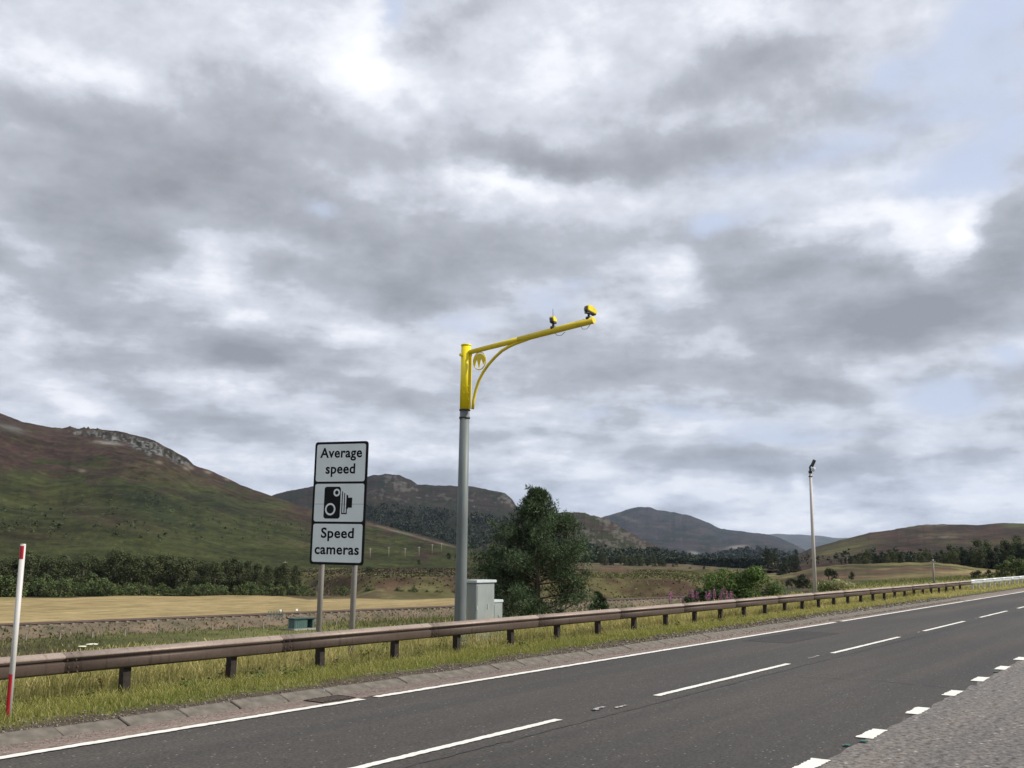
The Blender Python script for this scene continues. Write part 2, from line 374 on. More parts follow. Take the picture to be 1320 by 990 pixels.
M_terr = terrain('moor_ground', .22, .38, .4, .3, .045)
M_hillm = terrain('hill_ground', .10, .55, .9, 3.0, .02)
M_hillfar = terrain('far_hill_ground', .012, .45, .8, 20.0, .003)
M_verge = terrain('verge_ground', 6.0, .5, .5, .03); M_verge2 = terrain('loose_stone', 30.0, .3)
mf = Mat('stubble_field', 1, 0, .1)
f = mf.noise(.09, 7, .7, 'Object', (.4, 1.6, 1)); g = mf.noise(.35, 6, .75)
c = mf.ramp(f, ((.25, (.19, .15, .075)), (.5, (.27, .21, .105)), (.75, (.34, .27, .145))))
c = mf.mix(1.0, c, mf.ramp(g, ((.32, (.66, .67, .62)), (.66, (1.28, 1.24, 1.2)))), 'MULTIPLY')
h = mf.noise(.045, 6, .65, 'Object', (.6, 1.5, 1)); c = mf.mix(mf.ramp(h, ((.54, (0, 0, 0)), (.62, (.65, .65, .65)))), c, (.15, .135, .05)); mf.base(c); M_field = mf.m

# ------------------------------------------------------------------ far ground
GREEN = np.array((.075, .082, .026)); HEATH = np.array((.062, .040, .030)); GOLD = np.array((.26, .20, .09)); OLIVE = np.array((.075, .068, .032))
def ground_z(x, y):
    r = np.hypot(x, y); a = np.degrees(np.arctan2(y, x))
    drop = 5.05 * sst(15.5, 44, y) * sst(15, 24, a) + 2.6 * sst(16.8, 60, y) * (1 - sst(15, 24, a)) 
    z = -drop
    edge = r + 14 * (fbm(x * .03, y * .03, 3) - .5) * 2
    z = z + 3.0 * sst(176 + 44 * sst(41, 47, a), 192 + 44 * sst(41, 47, a), edge) * sst(20, 26, a) * (y > 0)
    z = z - .35 * (y < 12.2) 
    n = (fbm(x * .05, y * .05, 11) - .5)
    z = z + n * 1.0 * sst(60, 75, y) * sst(180, 190, r)
    z = z + (fbm(x * .12, y * .12, 12) - .5) * .5 * sst(20, 40, y) * (1 - sst(60, 70, y))
    return z
def polar_sheet(az0, az1, na, rs):
    az = np.linspace(az0, az1, na); A, Rr = np.meshgrid(az, rs, indexing='ij')
    return A, Rr, Rr * np.cos(A), Rr * np.sin(A)
def grid_faces(n, m, wrap=False):
    i, j = np.meshgrid(np.arange(n - 1), np.arange(m - 1), indexing='ij')
    a = (i * m + j).ravel(); return np.stack([a, a + m, a + m + 1, a + 1], 1)[:, ::-1]
rs = np.concatenate([[0.01], np.geomspace(6, 40, 20), np.linspace(42, 260, 180), np.geomspace(265, 24000, 50)])
az_l = np.unique(np.concatenate([np.linspace(R(2), R(72), 420), np.linspace(R(72), R(362), 170)]))
A, Rr = np.meshgrid(az_l, rs, indexing='ij'); X = Rr * np.cos(A); Y = Rr * np.sin(A); Z = ground_z(X, Y)
Z = np.where(Rr > 3000, Z - (Rr - 3000) * .003, Z)
col = np.zeros(X.shape + (3,)) + OLIVE
n1 = fbm(X * .03, Y * .03, 5); n2 = fbm(X * .1, Y * .1, 6); n3 = fbm(X * .35, Y * .35, 8)
col = mixc(col, HEATH * .95, sst(.42, .55, n2) * sst(30, 45, Y) * (1 - sst(74, 88, Rr + 0 * Y) * .6))
col = mixc(col, (.12, .13, .045), sst(.5, .62, n1) * sst(50, 60, Y) * .7)
Ad = np.degrees(A)
col = mixc(col, (.070, .045, .031), sst(.32, .50, n2 + .1 * n3) * sst(172, 182, Rr))
col = mixc(col, (.100, .112, .040), sst(205, 225, Rr + 30 * (n1 - .5)) * sst(37, 39, Ad) * (.5 + .5 * sst(.4, .55, n2)))
col = mixc(col, (.095, .092, .040), sst(.52, .66, n2) * sst(172, 182, Rr) * .7)
col = mixc(col, (.13, .12, .055), sst(.54, .64, n3) * .5)
ground = link('ground', mesh_np('ground', np.stack([X, Y, Z], -1).reshape(-1, 3), grid_faces(*X.shape), True, col.reshape(-1, 3)), None, M_terr)
tag(ground, kind='structure')

# ------------------------------------------------------------------ hills
def profile(pts):
    a = [azel(x, y) for x, y in pts]; a.sort(); return np.array([p[0] for p in a]), np.array([p[1] for p in a])
class Hill:
    def __init__(s, name, pts, Rf, r0, zb, mat, colf, na=400, nr=120, az=None, shape=1.25, rough=.06, ridge=.004, back=.35, seed=0, dark=1.0, dispf=None):
        s.pa, s.pe = profile(pts); az0, az1 = az or (s.pa[0], s.pa[-1]); s.Rf, s.r0, s.zb, s.shape, s.rough, s.ridge, s.seed, s.back = Rf, r0, zb, shape, rough, ridge, seed, back
        s.dispf = dispf
        azs = np.linspace(az0, az1, na); ts = np.concatenate([np.linspace(0, 1, nr), np.linspace(1.02, 1 + back, max(8, nr // 8))])
        A, T = np.meshgrid(azs, ts, indexing='ij'); X, Y, Z = s.pos(A, T)
        c = colf(A, T, X, Y, Z) * dark  # dark lowers all cover colours of a hill, cloud shadow put into the colour
        s.o = link(name, mesh_np(name, np.stack([X, Y, Z], -1).reshape(-1, 3), grid_faces(*A.shape), True, c.reshape(-1, 3)), None, mat)
        tag(s.o, kind='structure')
    def pos(s, A, T):
        A = np.asarray(A, float); T = np.asarray(T, float)
        el = np.interp(A, s.pa, s.pe); Rm = s.Rf(A) if callable(s.Rf) else np.full_like(A, s.Rf)
        r0 = s.r0(A) if callable(s.r0) else s.r0
        el = el + s.ridge * .12 * (fbm(A * 160, A * 0 + 3, s.seed + 40) - .5) + s.ridge * .04 * (fbm(A * 900, A * 0 + 3, s.seed + 45) - .5)
        zr = CAM_H + Rm * np.tan(el); r = r0 + (Rm - r0) * T; Tc = np.clip(T, 0, 1)
        H = zr - s.zb
        z = s.zb + H * Tc ** s.shape
        x = r * np.cos(A); y = r * np.sin(A); k = 6.0 / Rm
        env = 4 * Tc * (1 - Tc)
        gul = 1 - np.abs(2 * fbm(A * 14 + Tc * .6, Tc * 1.2, s.seed) - 1) * 2
        z = z + H * s.rough * env * ((fbm(x * k, y * k, s.seed + 3, 6) - .5) * 2.6 + (fbm(x * k * 4, y * k * 4, s.seed + 4, 4) - .5) * .5 + gul * .12)
        z = np.where(T > 1, zr - H * 1.3 * ((T - 1) / s.back) ** 1.3, z)
        if s.dispf is not None: z = z + s.dispf(A, Tc, x, y)
        return x, y, z
    def find(s, px, py, n=200):
        """point of the slope seen through a pixel"""
        a, e = azel(px, py); t = np.linspace(0, 1, n); x, y, z = s.pos(np.full(n, a), t)
        ee = np.arctan2(z - CAM_H, np.hypot(x, y)); i = int(np.argmax(ee >= e)) if (ee >= e).any() else n - 1
        return a, t[i], Vector((x[i], y[i], z[i]))
def elev(X, Y, Z): return np.arctan2(Z - CAM_H, np.hypot(X, Y))
def patch(A, E, px, py, sx, sy, rot=0.0):
    """0..1 patch of ground cover centred where that pixel looks"""
    a, e = azel(px, py); u = (a - A) * FPX; v = (e - E) * FPX   # u to the right, v downwards
    c, s_ = math.cos(R(rot)), math.sin(R(rot)); uu = u * c + v * s_; vv = -u * s_ + v * c
    return np.exp(-(uu / sx) ** 2 - (vv / sy) ** 2)

# left hill: heather above, green below, crag on the shoulder
def col_left(A, T, X, Y, Z):
    E = elev(X, Y, Z); n1 = fbm(A * 60, E * 180, 21); n2 = fbm(X * .012, Y * .03, 22, 6); n3 = fbm(A * 260, E * 700, 23)
    PURP = np.array((.074, .042, .036)); BRN = np.array((.064, .042, .026)); GRN = np.array((.054, .064, .021)); DG = np.array((.022, .032, .016)); YG = np.array((.11, .12, .035))
    # boundary heather/green falls to the right, following the slope
    bx = np.interp(A, profile([(0, 600), (0, 0)])[0][:1], [0]) * 0
    aa = [azel(x, 600)[0] for x in (1100, 700, 590, 470, 340, 200, 100, 0, -250)]; yy = [760, 730, 712, 690, 668, 640, 630, 640, 655]
    ee = [azel(660, y)[1] for y in yy]; eb = np.interp(A, aa, ee)
    w = (E - eb) * FPX / 22 + (n1 - .5) * 7.0
    c = mixc(np.zeros(A.shape + (3,)) + GRN, PURP, sst(-.6, .9, w))
    c = mixc(c, BRN, sst(.45, .65, n2) * sst(-.2, 1, w) * .8)
    for (px, py, sx, sy, rot, k, am) in ((70, 632, 60, 10, 8, YG, .6), (150, 625, 50, 8, 10, YG, .3), (20, 620, 30, 12, 0, GRN, .8), (205, 668, 110, 14, 14, GRN, 1), (210, 622, 60, 10, 18, YG, .45), (195, 645, 70, 14, 16, DG, 1),
                                         (290, 650, 60, 11, 20, DG, .9), (270, 632, 60, 8, 22, YG, .35), (120, 665, 70, 9, 12, PURP, .7), (230, 668, 60, 10, 12, DG, .7), (160, 700, 90, 12, 8, GRN, 1), (330, 680, 90, 14, 10, GRN * 1.25, .8),
                                         (30, 690, 60, 10, 0, BRN, .6), (430, 690, 70, 14, 12, GRN * 1.3, .8), (360, 655, 26, 10, 25, YG, .5), (395, 668, 30, 14, 20, PURP * .8, .8), (330, 715, 160, 12, 5, GRN * 1.2, .6), (50, 655, 50, 10, 5, GRN, .9), (480, 690, 40, 10, 15, YG * .7, .5)):
        c = mixc(c, k, patch(A, E, px, py, sx, sy, rot) * am * sst(.25, .6, n1 + .15))
    c = mixc(c, YG, sst(.60, .72, n3) * .35); c = mixc(c, DG, sst(.62, .72, 1 - n3) * .6)
    # track line along the lower spur and pale scree
    c = mixc(c, (.28, .24, .19), patch(A, E, 530, 690, 62, 1.3, 14.5) * .7)
    ck = crag_w(A, E, 1)
    n4 = fbm(A * 500 + E * 300, E * 900, 31, 4); rock = mixc(np.zeros(A.shape + (3,)) + (.050, .045, .038), (.22, .22, .215), sst(.48, .60, n4))
    c = c * (1 - ck[..., None]) + rock * ck[..., None]
    c = mixc(c, (.30, .29, .26), patch(A, E, 140, 571, 14, 2.0, 3) * 1.1); c = mixc(c, (.15, .145, .13), patch(A, E, 12, 552, 16, 4, 12)); 
    for (px, py) in ((205, 596), (245, 603), (268, 609), (293, 618), (240, 604), (106, 607)): c = mixc(c, (.26, .22, .17), patch(A, E, px, py, 4, 1.8, 10) * .9)
    return c
CRP = None
def crag_w(A, E, s_):
    n = fbm(A * 150, E * 300, 33)
    w = np.maximum.reduce([patch(A, E, 150, 562, 44, 8, 6), patch(A, E, 195, 574, 36, 13, 18), patch(A, E, 228, 588, 24, 10, 28), patch(A, E, 110, 558, 20, 4, 6)])
    cap = 1 - .8 * sst(-.0035, -.001, E - np.interp(A, *CRP))
    return sst(.38, .58, w + (n - .5) * .8) * cap
def disp_left(A, T, x, y):
    a0 = azel(250, 590)[0]; a1 = azel(85, 560)[0]
    w = sst(a0 - .004, a0 + .01, A) * (1 - sst(a1 - .01, a1 + .01, A)) * sst(.80, .87, T) * (1 - sst(.985, 1.0, T))
    rk = np.abs(fbm(x * .05, y * .05, 51, 5, .6) - .5) * 2
    return w * (rk * 15 - 6)
pts = [(-900, 560), (-600, 500), (-300, 480), (-150, 496), (0, 532), (30, 544), (60, 550), (90, 553), (112, 552), (150, 555), (180, 562), (200, 568), (225, 582), (240, 590), (250, 600), (270, 606), (300, 620), (312, 626), (345, 637), (370, 646), (395, 655), (440, 663),
       (475, 672), (520, 684), (560, 694), (590, 703), (620, 716), (660, 728), (700, 738), (760, 748)]
CRP = profile(pts)
a_l, a_r = azel(760, 700)[0], azel(0, 600)[0]
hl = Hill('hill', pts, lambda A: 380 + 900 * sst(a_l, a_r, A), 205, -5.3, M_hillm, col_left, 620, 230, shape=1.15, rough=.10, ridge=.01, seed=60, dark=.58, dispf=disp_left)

def col_mid(A, T, X, Y, Z):
    E = elev(X, Y, Z); n1 = fbm(A * 90, E * 200, 71); n3 = fbm(A * 300, E * 500, 73)
    c = np.zeros(A.shape + (3,)) + (.040, .030, .024)
    c = mixc(c, (.026, .030, .016), sst(.5, .65, n1)); c = mixc(c, (.020, .026, .014), 1 - sst(.35, .6, T + (n1 - .5) * .5))
    rk = np.maximum.reduce([patch(A, E, 515, 625, 20, 8, 20), patch(A, E, 650, 640, 20, 9, 40), patch(A, E, 498, 640, 30, 5, 10) * .7, patch(A, E, 600, 645, 40, 5, 5) * .6, patch(A, E, 560, 640, 30, 5, 5) * .5])
    c = mixc(c, (.115, .105, .095), sst(.45, .85, rk + (n3 - .5) * 2.2))
    c = mixc(c, (.09, .075, .05), patch(A, E, 500, 652, 40, 3, 20) * .5)
    return c
hm = Hill('hill', [(300, 660), (345, 640), (365, 634), (390, 629), (430, 622), (465, 617), (480, 613), (498, 611), (515, 612), (528, 618), (538, 624), (560, 626), (590, 626), (605, 627), (630, 631), (650, 635), (660, 643), (668, 655), (690, 668), (720, 690), (760, 712), (820, 726), (880, 735)],
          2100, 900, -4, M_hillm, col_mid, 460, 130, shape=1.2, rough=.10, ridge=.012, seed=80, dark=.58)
def col_crag(A, T, X, Y, Z):
    E = elev(X, Y, Z); n1 = fbm(A * 120, E * 250, 91); n3 = fbm(A * 400, E * 520, 93)
    c = np.zeros(A.shape + (3,)) + (.036, .040, .018); c = mixc(c, (.05, .034, .028), sst(.35, .7, T) * sst(.3, .5, n1))
    rk = np.maximum.reduce([patch(A, E, 775, 668, 22, 7, 35), patch(A, E, 800, 690, 26, 13, 30), patch(A, E, 828, 705, 22, 9, 25), patch(A, E, 770, 698, 18, 3.5, 5), patch(A, E, 840, 716, 16, 4, 25), patch(A, E, 790, 702, 16, 8, 0), patch(A, E, 760, 685, 20, 6, 0) * .7])
    c = mixc(c, (.105, .095, .08), sst(.62, .95, rk * 1.0 + (n3 - .5) * 2.6))
    return c
hc = Hill('hill', [(600, 700), (650, 680), (690, 668), (710, 662), (725, 660), (745, 660), (770, 665), (780, 669), (795, 674), (800, 680), (815, 688), (830, 696), (850, 706), (870, 713), (895, 719), (920, 724), (960, 730), (1010, 738)],
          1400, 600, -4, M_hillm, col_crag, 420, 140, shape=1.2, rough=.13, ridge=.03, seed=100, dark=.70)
def col_blue(A, T, X, Y, Z):
    E = elev(X, Y, Z); n1 = fbm(A * 90, E * 220, 111); n3 = fbm(A * 300, E * 500, 113)
    c = np.zeros(A.shape + (3,)) + (.046, .038, .040); c = mixc(c, (.022, .028, .02), sst(.48, .62, n1)); c = mixc(c, (.075, .06, .055), sst(.58, .7, n3) * .7)
    c = mixc(c, (.22, .19, .17), patch(A, E, 950, 705, 14, 2, -8) * 1.2); c = mixc(c, (.20, .20, .19), patch(A, E, 897, 714, 9, 2.5, 20) * 1.2); c = mixc(c, (.14, .12, .10), patch(A, E, 808, 668, 20, 2.5, 20) * .8)
    return c
hb = Hill('mountain', [(640, 700), (700, 684), (760, 672), (783, 665), (800, 660), (812, 655), (825, 653), (838, 654), (846, 657), (866, 660), (885, 663), (900, 668), (915, 675), (930, 682), (945, 683), (965, 686), (985, 688), (1005, 693), (1020, 700), (1035, 708), (1060, 720), (1090, 730)],
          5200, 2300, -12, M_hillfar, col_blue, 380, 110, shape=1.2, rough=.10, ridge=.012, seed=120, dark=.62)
col_far = lambda A, T, X, Y, Z: mixc(np.zeros(A.shape + (3,)) + (.04, .045, .035), (.06, .05, .045), sst(.4, .6, fbm(A * 80, T * 5, 131)))
hf = Hill('mountain', [(880, 712), (940, 694), (985, 689), (1000, 688), (1030, 689), (1060, 691), (1075, 693), (1100, 694), (1150, 696), (1250, 702), (1400, 715)], 11000, 7000, -30, M_hillfar, col_far, 220, 50, ridge=.006, seed=140)
col_wood = lambda A, T, X, Y, Z: np.zeros(A.shape + (3,)) + (.016, .024, .016)
hw = Hill('hill', [(840, 732), (900, 724), (930, 718), (950, 714), (968, 711), (985, 710), (1000, 712), (1015, 716), (1060, 726)], 2300, 1100, -8, M_hillm, col_wood, 200, 60, ridge=.008, seed=150)
def col_right(A, T, X, Y, Z):
    E = elev(X, Y, Z); n1 = fbm(A * 70, E * 260, 161); n3 = fbm(A * 300, E * 800, 163)
    c = np.zeros(A.shape + (3,)) + (.074, .042, .033); c = mixc(c, (.046, .030, .024), sst(.4, .6, n1))
    for (px, py, sx, sy, rot, k, am) in ((1095, 703, 34, 9, -10, (.11, .10, .04), 1), (1075, 712, 30, 6, -10, (.12, .11, .045), .9), (1215, 690, 40, 3, 0, (.12, .105, .06), .7), (1170, 680, 30, 2, 0, (.12, .11, .05), .7), (1250, 700, 50, 3, 0, (.08, .08, .035), .7), (1310, 677, 18, 3, 0, (.10, .11, .04), 1), (1180, 712, 20, 2, 0, (.12, .10, .05), .7), (1380, 700, 60, 8, 0, (.08, .08, .03), .7)):
        c = mixc(c, k, patch(A, E, px, py, sx, sy, rot) * am * sst(.3, .55, n1 + .1))
    c = mixc(c, (.18, .16, .13), (patch(A, E, 1215, 692, 26, 1.6, 0) + patch(A, E, 1200, 677, 24, 1, 0)) * .8 * sst(.4, .55, n3)); c = mixc(c, (.10, .09, .05), sst(.62, .74, n3) * .2)
    return c
hr = Hill('hill', [(960, 742), (1000, 727), (1020, 718), (1045, 707), (1070, 700), (1095, 693), (1120, 687), (1150, 683), (1170, 679), (1195, 676), (1230, 676), (1260, 677), (1285, 675), (1300, 674), (1325, 675), (1450, 680), (1700, 690), (2200, 705)],
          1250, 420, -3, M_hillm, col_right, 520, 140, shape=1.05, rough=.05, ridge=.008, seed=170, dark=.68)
# low moorland rises close by
def col_rise(tint):
    def f(A, T, X, Y, Z):
        E = elev(X, Y, Z); n1 = fbm(A * 60, E * 300, 181); n2 = fbm(X * .15, Y * .15, 183)
        c = np.zeros(A.shape + (3,)) + (.078, .046, .030)
        c = mixc(c, (.12, .115, .045), sst(.55, .7, n1) * .6); c = mixc(c, (.05, .055, .022), sst(.5, .6, n2) * .8)
        if tint: c = mixc(c, (.05, .058, .022), 1 - sst(.15, .4, T + (n1 - .5) * .3))
        return c
    return f
Hill('heather_rise', [(640, 764), (700, 748), (730, 740), (750, 735), (775, 732), (800, 733), (830, 736), (850, 740), (868, 747), (885, 753), (900, 760), (920, 768)], 300, 205, -3.2, M_terr, col_rise(True), 240, 60, ridge=.01, shape=.9, rough=.04, seed=190)
def col_r2(A, T, X, Y, Z):
    E = elev(X, Y, Z); n1 = fbm(A * 60, E * 400, 201); n2 = fbm(X * .1, Y * .1, 203)
    c = np.zeros(A.shape + (3,)) + (.082, .050, .034); c = mixc(c, (.135, .118, .05), sst(.72, .95, T + (n1 - .5) * .5)); c = mixc(c, (.045, .05, .02), sst(.52, .62, n2))
    c = mixc(c, (.19, .155, .075), (patch(A, E, 1180, 743, 60, 3, -3) + patch(A, E, 1250, 737, 45, 1.6, -2) + patch(A, E, 1090, 755, 40, 2, 0)) * .9); return c
Hill('heather_rise', [(930, 768), (960, 757), (985, 748), (1010, 741), (1045, 733), (1080, 728), (1120, 727), (1160, 725), (1200, 725), (1225, 727), (1260, 732), (1300, 736), (1340, 738), (1500, 742), (1700, 748)], 230, 96, -2.3, M_terr, col_r2, 340, 90, ridge=.008, shape=.9, rough=.04, seed=210)

# stubble field, railway bank and track, all lying on the valley floor (z -5)
def sheet(name, pts, mat, z):
    bm = bmesh.new(); vs = [bm.verts.new((p[0], p[1], z)) for p in pts]; bm.faces.new(vs); bmesh.ops.triangulate(bm, faces=bm.faces[:])
    o = link(name, bm_mesh(name, bm), None, mat); return tag(o, kind='structure')
RA = on_z(0, 808, -4.2); RB = on_z(590, 783, -4.2); RA.z = RB.z = 0; rdir = (RB - RA).normalized(); rnor = Vector((-rdir.y, rdir.x, 0))
def rail_pt(s, off, z): p = RA + rdir * s + rnor * off; return Vector((p.x, p.y, z))
fa = [rail_pt(s, 2.5, 0) for s in np.linspace(-140, 150, 30)]
fb = []
for a in np.linspace(R(10), R(118), 90)[:]:
    rr = (178 if a > R(45.5) else 168) + 2 * math.sin(a * 23) + 3 * math.sin(a * 61) 
    fb.append((rr * math.cos(a), rr * math.sin(a)))
fb = [p for p in fb if (Vector((p[0], p[1], 0)) - RA).dot(rnor) > 4 and math.degrees(math.atan2(p[1], p[0])) > 25]
sheet('field', [(p.x, p.y) for p in fa if math.degrees(math.atan2(p.y, p.x)) > 24 ] + [(p[0], p[1]) for p in fb], M_field, -4.93)
bm = bmesh.new(); ns = 150; prof = [(-3.9, -5.2), (-2.9, -4.85), (-1.5, -4.27), (0, -4.2), (1.5, -4.22), (2.4, -4.75), (3.2, -5.1)]
grid = []
for i in range(ns + 1):
    s = -160 + i * 2.6; grid.append([bm.verts.new(rail_pt(s, o_ + .5 * math.sin(s * .3 + o_) * (abs(o_) > 3), z_ + random.uniform(-.05, .05))) for o_, z_ in prof])
for a_, b_ in zip(grid, grid[1:]):
    for k in range(len(prof) - 1): bm.faces.new((a_[k], b_[k], b_[k + 1], a_[k + 1]))
emb = link('railway_embankment', bm_mesh('railway_embankment', bm, True), None, M_ballast); tag(emb, kind='structure')
trk = thing('railway_track', 'single railway track on its low ballast bank across the valley floor', 'railway track')
for off in (-.35, .95):
    part('rail', lambda bm: [tube(bm, [rail_pt(s, off, -4.06) for s in np.linspace(-155, 225, 120)], .07, 4)], M_railtrack, trk)
def slp(bm):
    for i in range(380):
        s = -155 + i * 1.0; c_ = rail_pt(s, .3, -4.17); 
        vs = [bm.verts.new(c_ + rdir * (a_ * .12) + rnor * (b_ * .95) + Vector((0, 0, z_))) for z_ in (-.06, .05) for a_, b_ in ((-1, -1), (1, -1), (1, 1), (-1, 1))]
        for q in ((4, 5, 6, 7), (0, 1, 5, 4), (1, 2, 6, 5), (2, 3, 7, 6), (3, 0, 4, 7)): bm.faces.new([vs[k] for k in q])
so = part('sleeper', slp, M_wood, trk); tag(so, kind='stuff')

# ------------------------------------------------------------------ road surfaces (each sheet 4 mm above the one below)
def strip(name, x0, x1, y0, y1, z, mat, parent=None, nx=1, yf=None):
    bm = bmesh.new(); a = []
    for i in range(nx + 1):
        x = x0 + (x1 - x0) * i / nx; e0, e1 = (yf(x) if yf else (0, 0))
        a.append((bm.verts.new((x, y0 + e0, z)), bm.verts.new((x, y1 + e1, z))))
    for p, q in zip(a, a[1:]): bm.faces.new((p[0], q[0], q[1], p[1]))
    return link(name, bm_mesh(name, bm), parent, mat)
road = strip('road', -150, 900, 3.55, 11.3, 0.0, M_road); tag(road, kind='structure')
layby = strip('layby', -80, 130, -9, 3.70, 0.004, M_layby, None, 900, lambda x: (0, .05 * math.sin(x * 7.1) * random.random() + .03 * random.random())); tag(layby, kind='structure')
gut = strip('gutter', -150, 500, 11.03, 11.62, 0.006, M_gutter, None, 3000, lambda x: (.05 * random.random(), 0)); tag(gut, kind='structure')
# tar joint and patched repairs in the running lanes
M_tar = mottled('tar_seal', (.012, .012, .012), (.026, .025, .024), 9, .55)
def seam(name, pts, w):
    bm = bmesh.new(); a = []; x0 = pts[0]
    P_ = []
    for (xa, ya), (xb, yb) in zip(pts, pts[1:]):
        n_ = max(2, int(math.hypot(xb - xa, yb - ya) / .12)); P_ += [(xa + (xb - xa) * i / n_, ya + (yb - ya) * i / n_) for i in range(n_)]
    for i, (x, y) in enumerate(P_):
        x2, y2 = P_[min(i + 1, len(P_) - 1)]; x1, y1 = P_[max(i - 1, 0)]; t_ = Vector((x2 - x1, y2 - y1, 0)).normalized(); n2 = Vector((-t_.y, t_.x, 0)); o_ = random.gauss(0, .012); ww = w * random.uniform(.4, 1.2)
        c_ = Vector((x, y, .0075)) + n2 * o_; a.append((bm.verts.new(c_ - n2 * ww), bm.verts.new(c_ + n2 * ww)))
    for p, q in zip(a, a[1:]): bm.faces.new((p[0], q[0], q[1], p[1]))
    return link(name, bm_mesh(name, bm), road, M_tar)
random.seed(77)
seam('tar_seam', [(2, 7.16), (30, 7.18), (110, 7.15)], .012)
seam('tar_seam', [(19.3, 3.9), (19.6, 5.2), (19.2, 6.9)], .010)
M_patch = asphalt('asphalt_patch', (.014, .0135, .013), (.046, .044, .042), (.22, .21, .2), .2, 26)
for (x0_, x1_, y0_, y1_) in ((26.5, 31.0, 9.3, 10.55), (52, 60, 4.6, 6.2)):
    pt = strip('repair_patch', x0_, x1_, y0_, y1_, .0045, M_patch, road)
# line markings with ragged edges
def line(name, x0, x1, yc, w, z, mat=None, step=.05, rag=.012, parent=road, skew=0):
    n = max(4, int((x1 - x0) / step)); bm = bmesh.new(); a = []
    for i in range(n + 1):
        x = x0 + (x1 - x0) * i / n
        a.append((bm.verts.new((x - skew, yc - w / 2 + random.uniform(-rag, rag), z)), bm.verts.new((x + skew, yc + w / 2 + random.uniform(-rag, rag), z))))
    for p, q in zip(a, a[1:]): bm.faces.new((p[0], q[0], q[1], p[1]))
    return link(name, bm_mesh(name, bm), parent, mat or M_paint)
for x0, x1 in ((-60, on_z(475, 903, 0).x), (on_z(491, 900, 0).x, 35.9), (36.6, 58), (58.3, 81.5), (81.9, 300)):
    line('edge_line', x0, x1, 10.93, .15, .013, None, .06 if x0 < 40 else .5)
xc = 6.0
k = -6
while xc + 9.17 * k < 260:
    a = 6.0 + 9.17 * k; line('centre_line_dash', a + .05, a + 6.25, 7.53, .125, .010, None, .05 if a < 40 else .4, .01); k += 1
for k in range(-8, 60):
    a = 13.55 + 2.43 * k; ln = .78
    line('layby_line_dash', a - .25, a - .25 + ln, 3.76, .20, .012, None, .04 if a < 40 else .3, .016)
for (px, py) in ((770, 913), (800, 911), (1045, 848), (1052, 846), (1184, 815), (1258, 797)):
    p = on_z(px, py, .011); line('worn_mark', p.x - .14, p.x + .20, p.y, .05, .014, M_worn, .04, .03)
# patch of older smooth asphalt around the studs
# cat's eye studs
def stud(px, py, mat, label):
    p = on_z(px, py, .02); t = thing('road_stud', label, 'road stud', (p.x, p.y, 0.003), 0, None); t.scale = (.75, .75, .75)
    part('casing', lambda bm: box(bm, -.09, .09, -.055, .055, 0, .016, .006), M_dark, t)
    for s in (-1, 1): part('reflector', lambda bm: box(bm, s * .03 - .022, s * .03 + .022, -.04, .04, .014, .028, .004), mat, t)
stud(1092, 960, M_green, 'green road stud beside the nearest layby dash'); stud(1113, 955, M_green, 'green road stud just left of the second layby dash')
stud(768, 914, M_polewhite, 'white road stud in the first gap of the centre line'); stud(1284, 866, M_green, 'green road stud between layby dashes at the right edge')

# kerb of sloping precast blocks
kerb = thing('kerb', None, None, (0, 0, 0)); tag(kerb, kind='structure')
def kerb_block():
    bm = bmesh.new(); L_ = .895; pr = [(11.60, -.1), (11.60, .012), (11.63, .03), (11.82, .095), (11.86, .095), (11.86, -.1)]
    a = [bm.verts.new((0, y - 11.6, z)) for y, z in pr]; b = [bm.verts.new((L_, y - 11.6, z)) for y, z in pr]
    for k in range(len(pr) - 1): bm.faces.new((a[k], b[k], b[k + 1], a[k + 1]))
    bm.faces.new(a[::-1][::-1]); bm.faces.new(b[::-1]); bmesh.ops.recalc_face_normals(bm, faces=bm.faces[:])
    bmesh.ops.bevel(bm, geom=[e for e in bm.edges], offset=.012, segments=1, affect='EDGES')
    return bm_mesh('kerb_stone', bm)
kme = kerb_block(); kme.materials.append(M_kerb)
for i in range(110):
    o = link('kerb_stone', kme, kerb); o.location = (-8 + i * .915, 11.6 + random.uniform(-.01, .012), random.uniform(-.012, .006)); o.rotation_euler = (random.uniform(-.02, .02), 0, random.uniform(-.008, .008))
bm = bmesh.new(); pr = [(11.60, .012), (11.63, .03), (11.82, .093), (11.86, .093)]
for xa, xb in ((-150, -8.02), (92.7, 600)):
    a = [bm.verts.new((xa, y, z)) for y, z in pr]; b = [bm.verts.new((xb, y, z)) for y, z in pr]
    for k in range(3): bm.faces.new((a[k], b[k], b[k + 1], a[k + 1]))
link('kerb_run', bm_mesh('kerb_run', bm), kerb, M_kerb)
bed = strip('kerb_bed', -20, 96, 11.57, 11.9, -.03, M_soil, kerb)
# blue paint mark on a kerb stone
p = on_z(415, 891, .06)
part('paint_mark', lambda bm: [bm.faces.new([bm.verts.new((p.x + x_, p.y + y_, .0145 + (p.y + y_ - 11.6) * .29 + .012)) for x_, y_ in ((-.07, -.03), (.03, -.04), (.07, .0), (.02, .035), (-.03, .02), (-.08, .015))])], M_blue, kerb)

